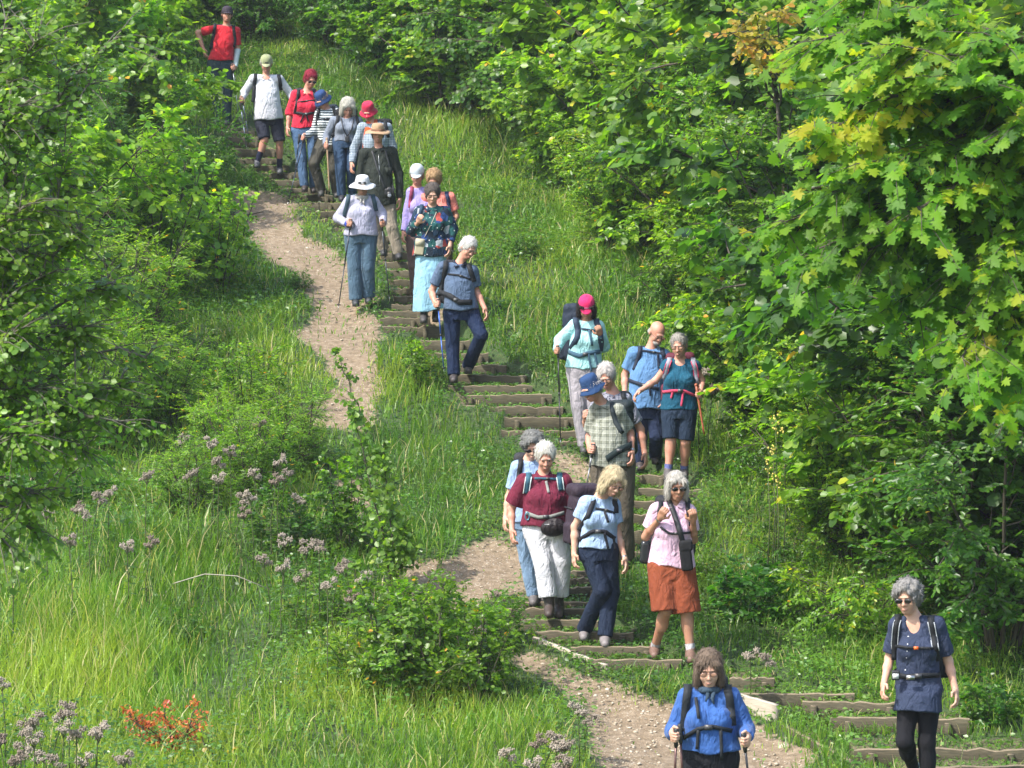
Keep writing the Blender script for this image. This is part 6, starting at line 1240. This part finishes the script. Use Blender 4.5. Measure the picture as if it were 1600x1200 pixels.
# ------------------------------------------------------------------ grass and ground cover
def scatter(rg, n, y0, y1, dens):
    y = rg.uniform(y0, y1, n*2); hw = y/6*1.08+.6; x = rg.uniform(-1, 1, n*2)*(y1/6*1.08+.6); k = (np.abs(x) < hw); x, y = x[k], y[k]; k = rg.random(len(x)) < dens(x, y); return x[k], y[k]
def on_ground(x, y):
    h = T(x, y)-.05*0; c = corridor(x, y); sh = step_height(x, y); z = np.where(c > .3, np.where(sh > -50, sh-.02, -99), h); return z
def lownoise(x, y, s, o=0): return vnoise(np.stack([x*s+o, y*s*.7+o, x*0+o], 1))
MEADOW = [tuple(ground(a, b)[:2]) for a, b in [(-200,800),(250,830),(420,900),(560,1000),(760,1120),(930,1190),(960,1500),(-200,1500)]]
def grass():
    rg = np.random.default_rng(77); XX, YY = [], []
    def dens(x, y):
        d = soft_dirt(x, y); n = lownoise(x, y, 1.3); c = corridor(x, y); edge = np.clip(.75+.5*n, .2, 1); near = np.clip(26/y, .5, 1)
        mx = inpoly(x, y, MEADOW); return np.where(d > .8, .008+.04*(lownoise(x, y, 2.5, 4) > .45), np.clip(1.1-d*1.5+.4*lownoise(x, y, 4, 7)*d*2, 0, 1)*edge*near*np.where(c > .3, .5, 1)*np.where(mx, 1, .8))
    x, y = scatter(rg, 520000, 19.5, 57, dens); z = on_ground(x, y); k = z > -50; x, y, z = x[k], y[k], z[k]; n = len(x)
    mx = inpoly(x, y, MEADOW); c = corridor(x, y); gnoise = lownoise(x, y, .9, 3); d0 = soft_dirt(x, y)
    near_c = corridor(x, y+.12)+corridor(x, y+.3)+corridor(x, y-.2)+corridor(x-.2, y)+corridor(x+.2, y)+corridor(x-.1, y+.5)+corridor(x+.1, y+.5); 
    H_ = np.where(mx, rg.uniform(.12, .32, n), rg.uniform(.07, .24, n))*(1+.45*gnoise); H_ = np.where(c > .3, rg.uniform(.02, .075, n), H_); H_ = np.where((near_c > .3) & (c < .3), H_*.4, H_); H_ = H_*(1-.75*np.clip(d0*1.6, 0, 1)); tall = (rg.random(n) < .009) & (c < .3) & (near_c < .3) & (d0 < .2); H_ = np.where(tall, H_*1.7, H_); H_ = np.maximum(H_, .02)
    a = rg.uniform(0, 6.283, n); la = rg.uniform(0, 6.283, n); ln = rg.uniform(.1, .75, n)*H_; w_ = rg.uniform(.0035, .0065, n)*np.where(y > 34, 1.4, 1.0)
    cx, cy = np.cos(a)*w_, np.sin(a)*w_; lx, ly = np.cos(la)*ln, np.sin(la)*ln; B_ = np.stack([x, y, z-.01], 1)
    V = np.stack([B_+np.stack([-cx, -cy, x*0], 1), B_+np.stack([cx, cy, x*0], 1), B_+np.stack([lx*.35+cx*.8, ly*.35+cy*.8, H_*.58], 1), B_+np.stack([lx*.35-cx*.8, ly*.35-cy*.8, H_*.58], 1), B_+np.stack([lx, ly, H_*.97], 1)], 1)
    b0 = np.arange(n)*5; q = np.stack([b0, b0+1, b0+2, b0+3], 1); t = np.stack([b0+3, b0+2, b0+4], 1)
    me = mesh('grass', V.reshape(-1, 3), quads=q, tris=t, smooth=False); r = np.clip(rg.normal(.4, .17, n)+.34*lownoise(x, y, .8, 8)+np.where(mx, .2, .04), 0, .97); r = np.where((rg.random(n) < .045) | tall, 1, r)
    at2 = me.attributes.new('rnd', 'FLOAT', 'POINT'); at2.data.foreach_set('value', np.repeat(r, 5).astype(np.float32))
    gm = leaf_mat('grass_blades', [(0, (.04,.10,.012)), (.35, (.085,.185,.018)), (.65, (.18,.27,.03)), (.9, (.28,.34,.05)), (.98, (.24,.32,.05)), (1, (.42,.36,.18))], trans=.4, rough=.45, usecol=False)
    o = link('grass', me, gm); tag(o, 'long green grass covering the banks and the meadow', 'grass', kind='stuff'); print('blades', n)
def cover():
    rg = np.random.default_rng(78)
    def dens(x, y):
        d = soft_dirt(x, y); n = lownoise(x, y, 1.1, 20); c = corridor(x, y); mx = inpoly(x, y, MEADOW)
        return np.where(d > .85, .02*(lownoise(x, y, 2.5, 4) > .3), np.clip(1.1-d*1.3, 0, 1)*np.clip(.5+1.0*n, .22, 1)*np.where(mx, .55, 1)*np.clip(28/y, .5, 1)*np.where(c > .3, 1.2, 1))
    x, y = scatter(rg, 560000, 19.5, 57, dens); z = on_ground(x, y); k = z > -50; x, y, z = x[k], y[k], z[k]; n = len(x); c = corridor(x, y)
    hh = np.where(c > .3, .05, (.16+.12*np.clip(lownoise(x, y, 1.6, 5), -1, 1)+np.where(inpoly(x, y, MEADOW), .16*np.clip(lownoise(x, y, 1.1, 20)+.2, 0, 1), 0))*np.where(corridor(x, y+.2)+corridor(x, y+.4) > .3, .35, 1)); z = z+rg.uniform(.01, 1, n)*hh; a = rg.uniform(0, 6.283, n)
    ax_ = np.stack([np.cos(a), np.sin(a), rg.uniform(-.5, .3, n)], 1); up = unit(A(0, 0, 1)+rg.normal(0, .4, (n, 3)))
    me = leafmesh('cover', np.stack([x, y, z], 1), ax_, up, rg.uniform(.022, .055, n)*np.where(y > 36, 1.2, 1), np.clip(rg.normal(.42, .2, n)+.3*lownoise(x, y, .8, 2), 0, .99), 'small')
    m = leaf_mat('weed_cover', [(0, (.03,.075,.012)), (.4, (.065,.15,.02)), (.75, (.12,.22,.035)), (1, (.16,.27,.06))], trans=.35, rough=.33, usecol=False)
    o = link('ground_cover', me, m); tag(o, 'low broad-leaved weeds and ivy mixed into the bank grass', 'weeds', kind='stuff'); print('cover', n)
grass(); cover()
# ------------------------------------------------------------------ thin summer haze
hz = MB(); hz.box((0, 48, 12.5), (45, 62, 15.5)); hzo = hz.build('haze', None, None, smooth=False); tag(hzo, kind='stuff')
hm = bpy.data.materials.new('haze'); hm.use_nodes = True; hn = hm.node_tree; hn.nodes.remove(hn.nodes['Principled BSDF'])
pv = hn.nodes.new('ShaderNodeVolumePrincipled'); pv.inputs['Color'].default_value = (.93, .97, 1, 1); pv.inputs['Density'].default_value = .0005; pv.inputs['Anisotropy'].default_value = .3
hn.links.new(pv.outputs[0], hn.nodes['Material Output'].inputs['Volume']); hzo.data.materials.append(hm)
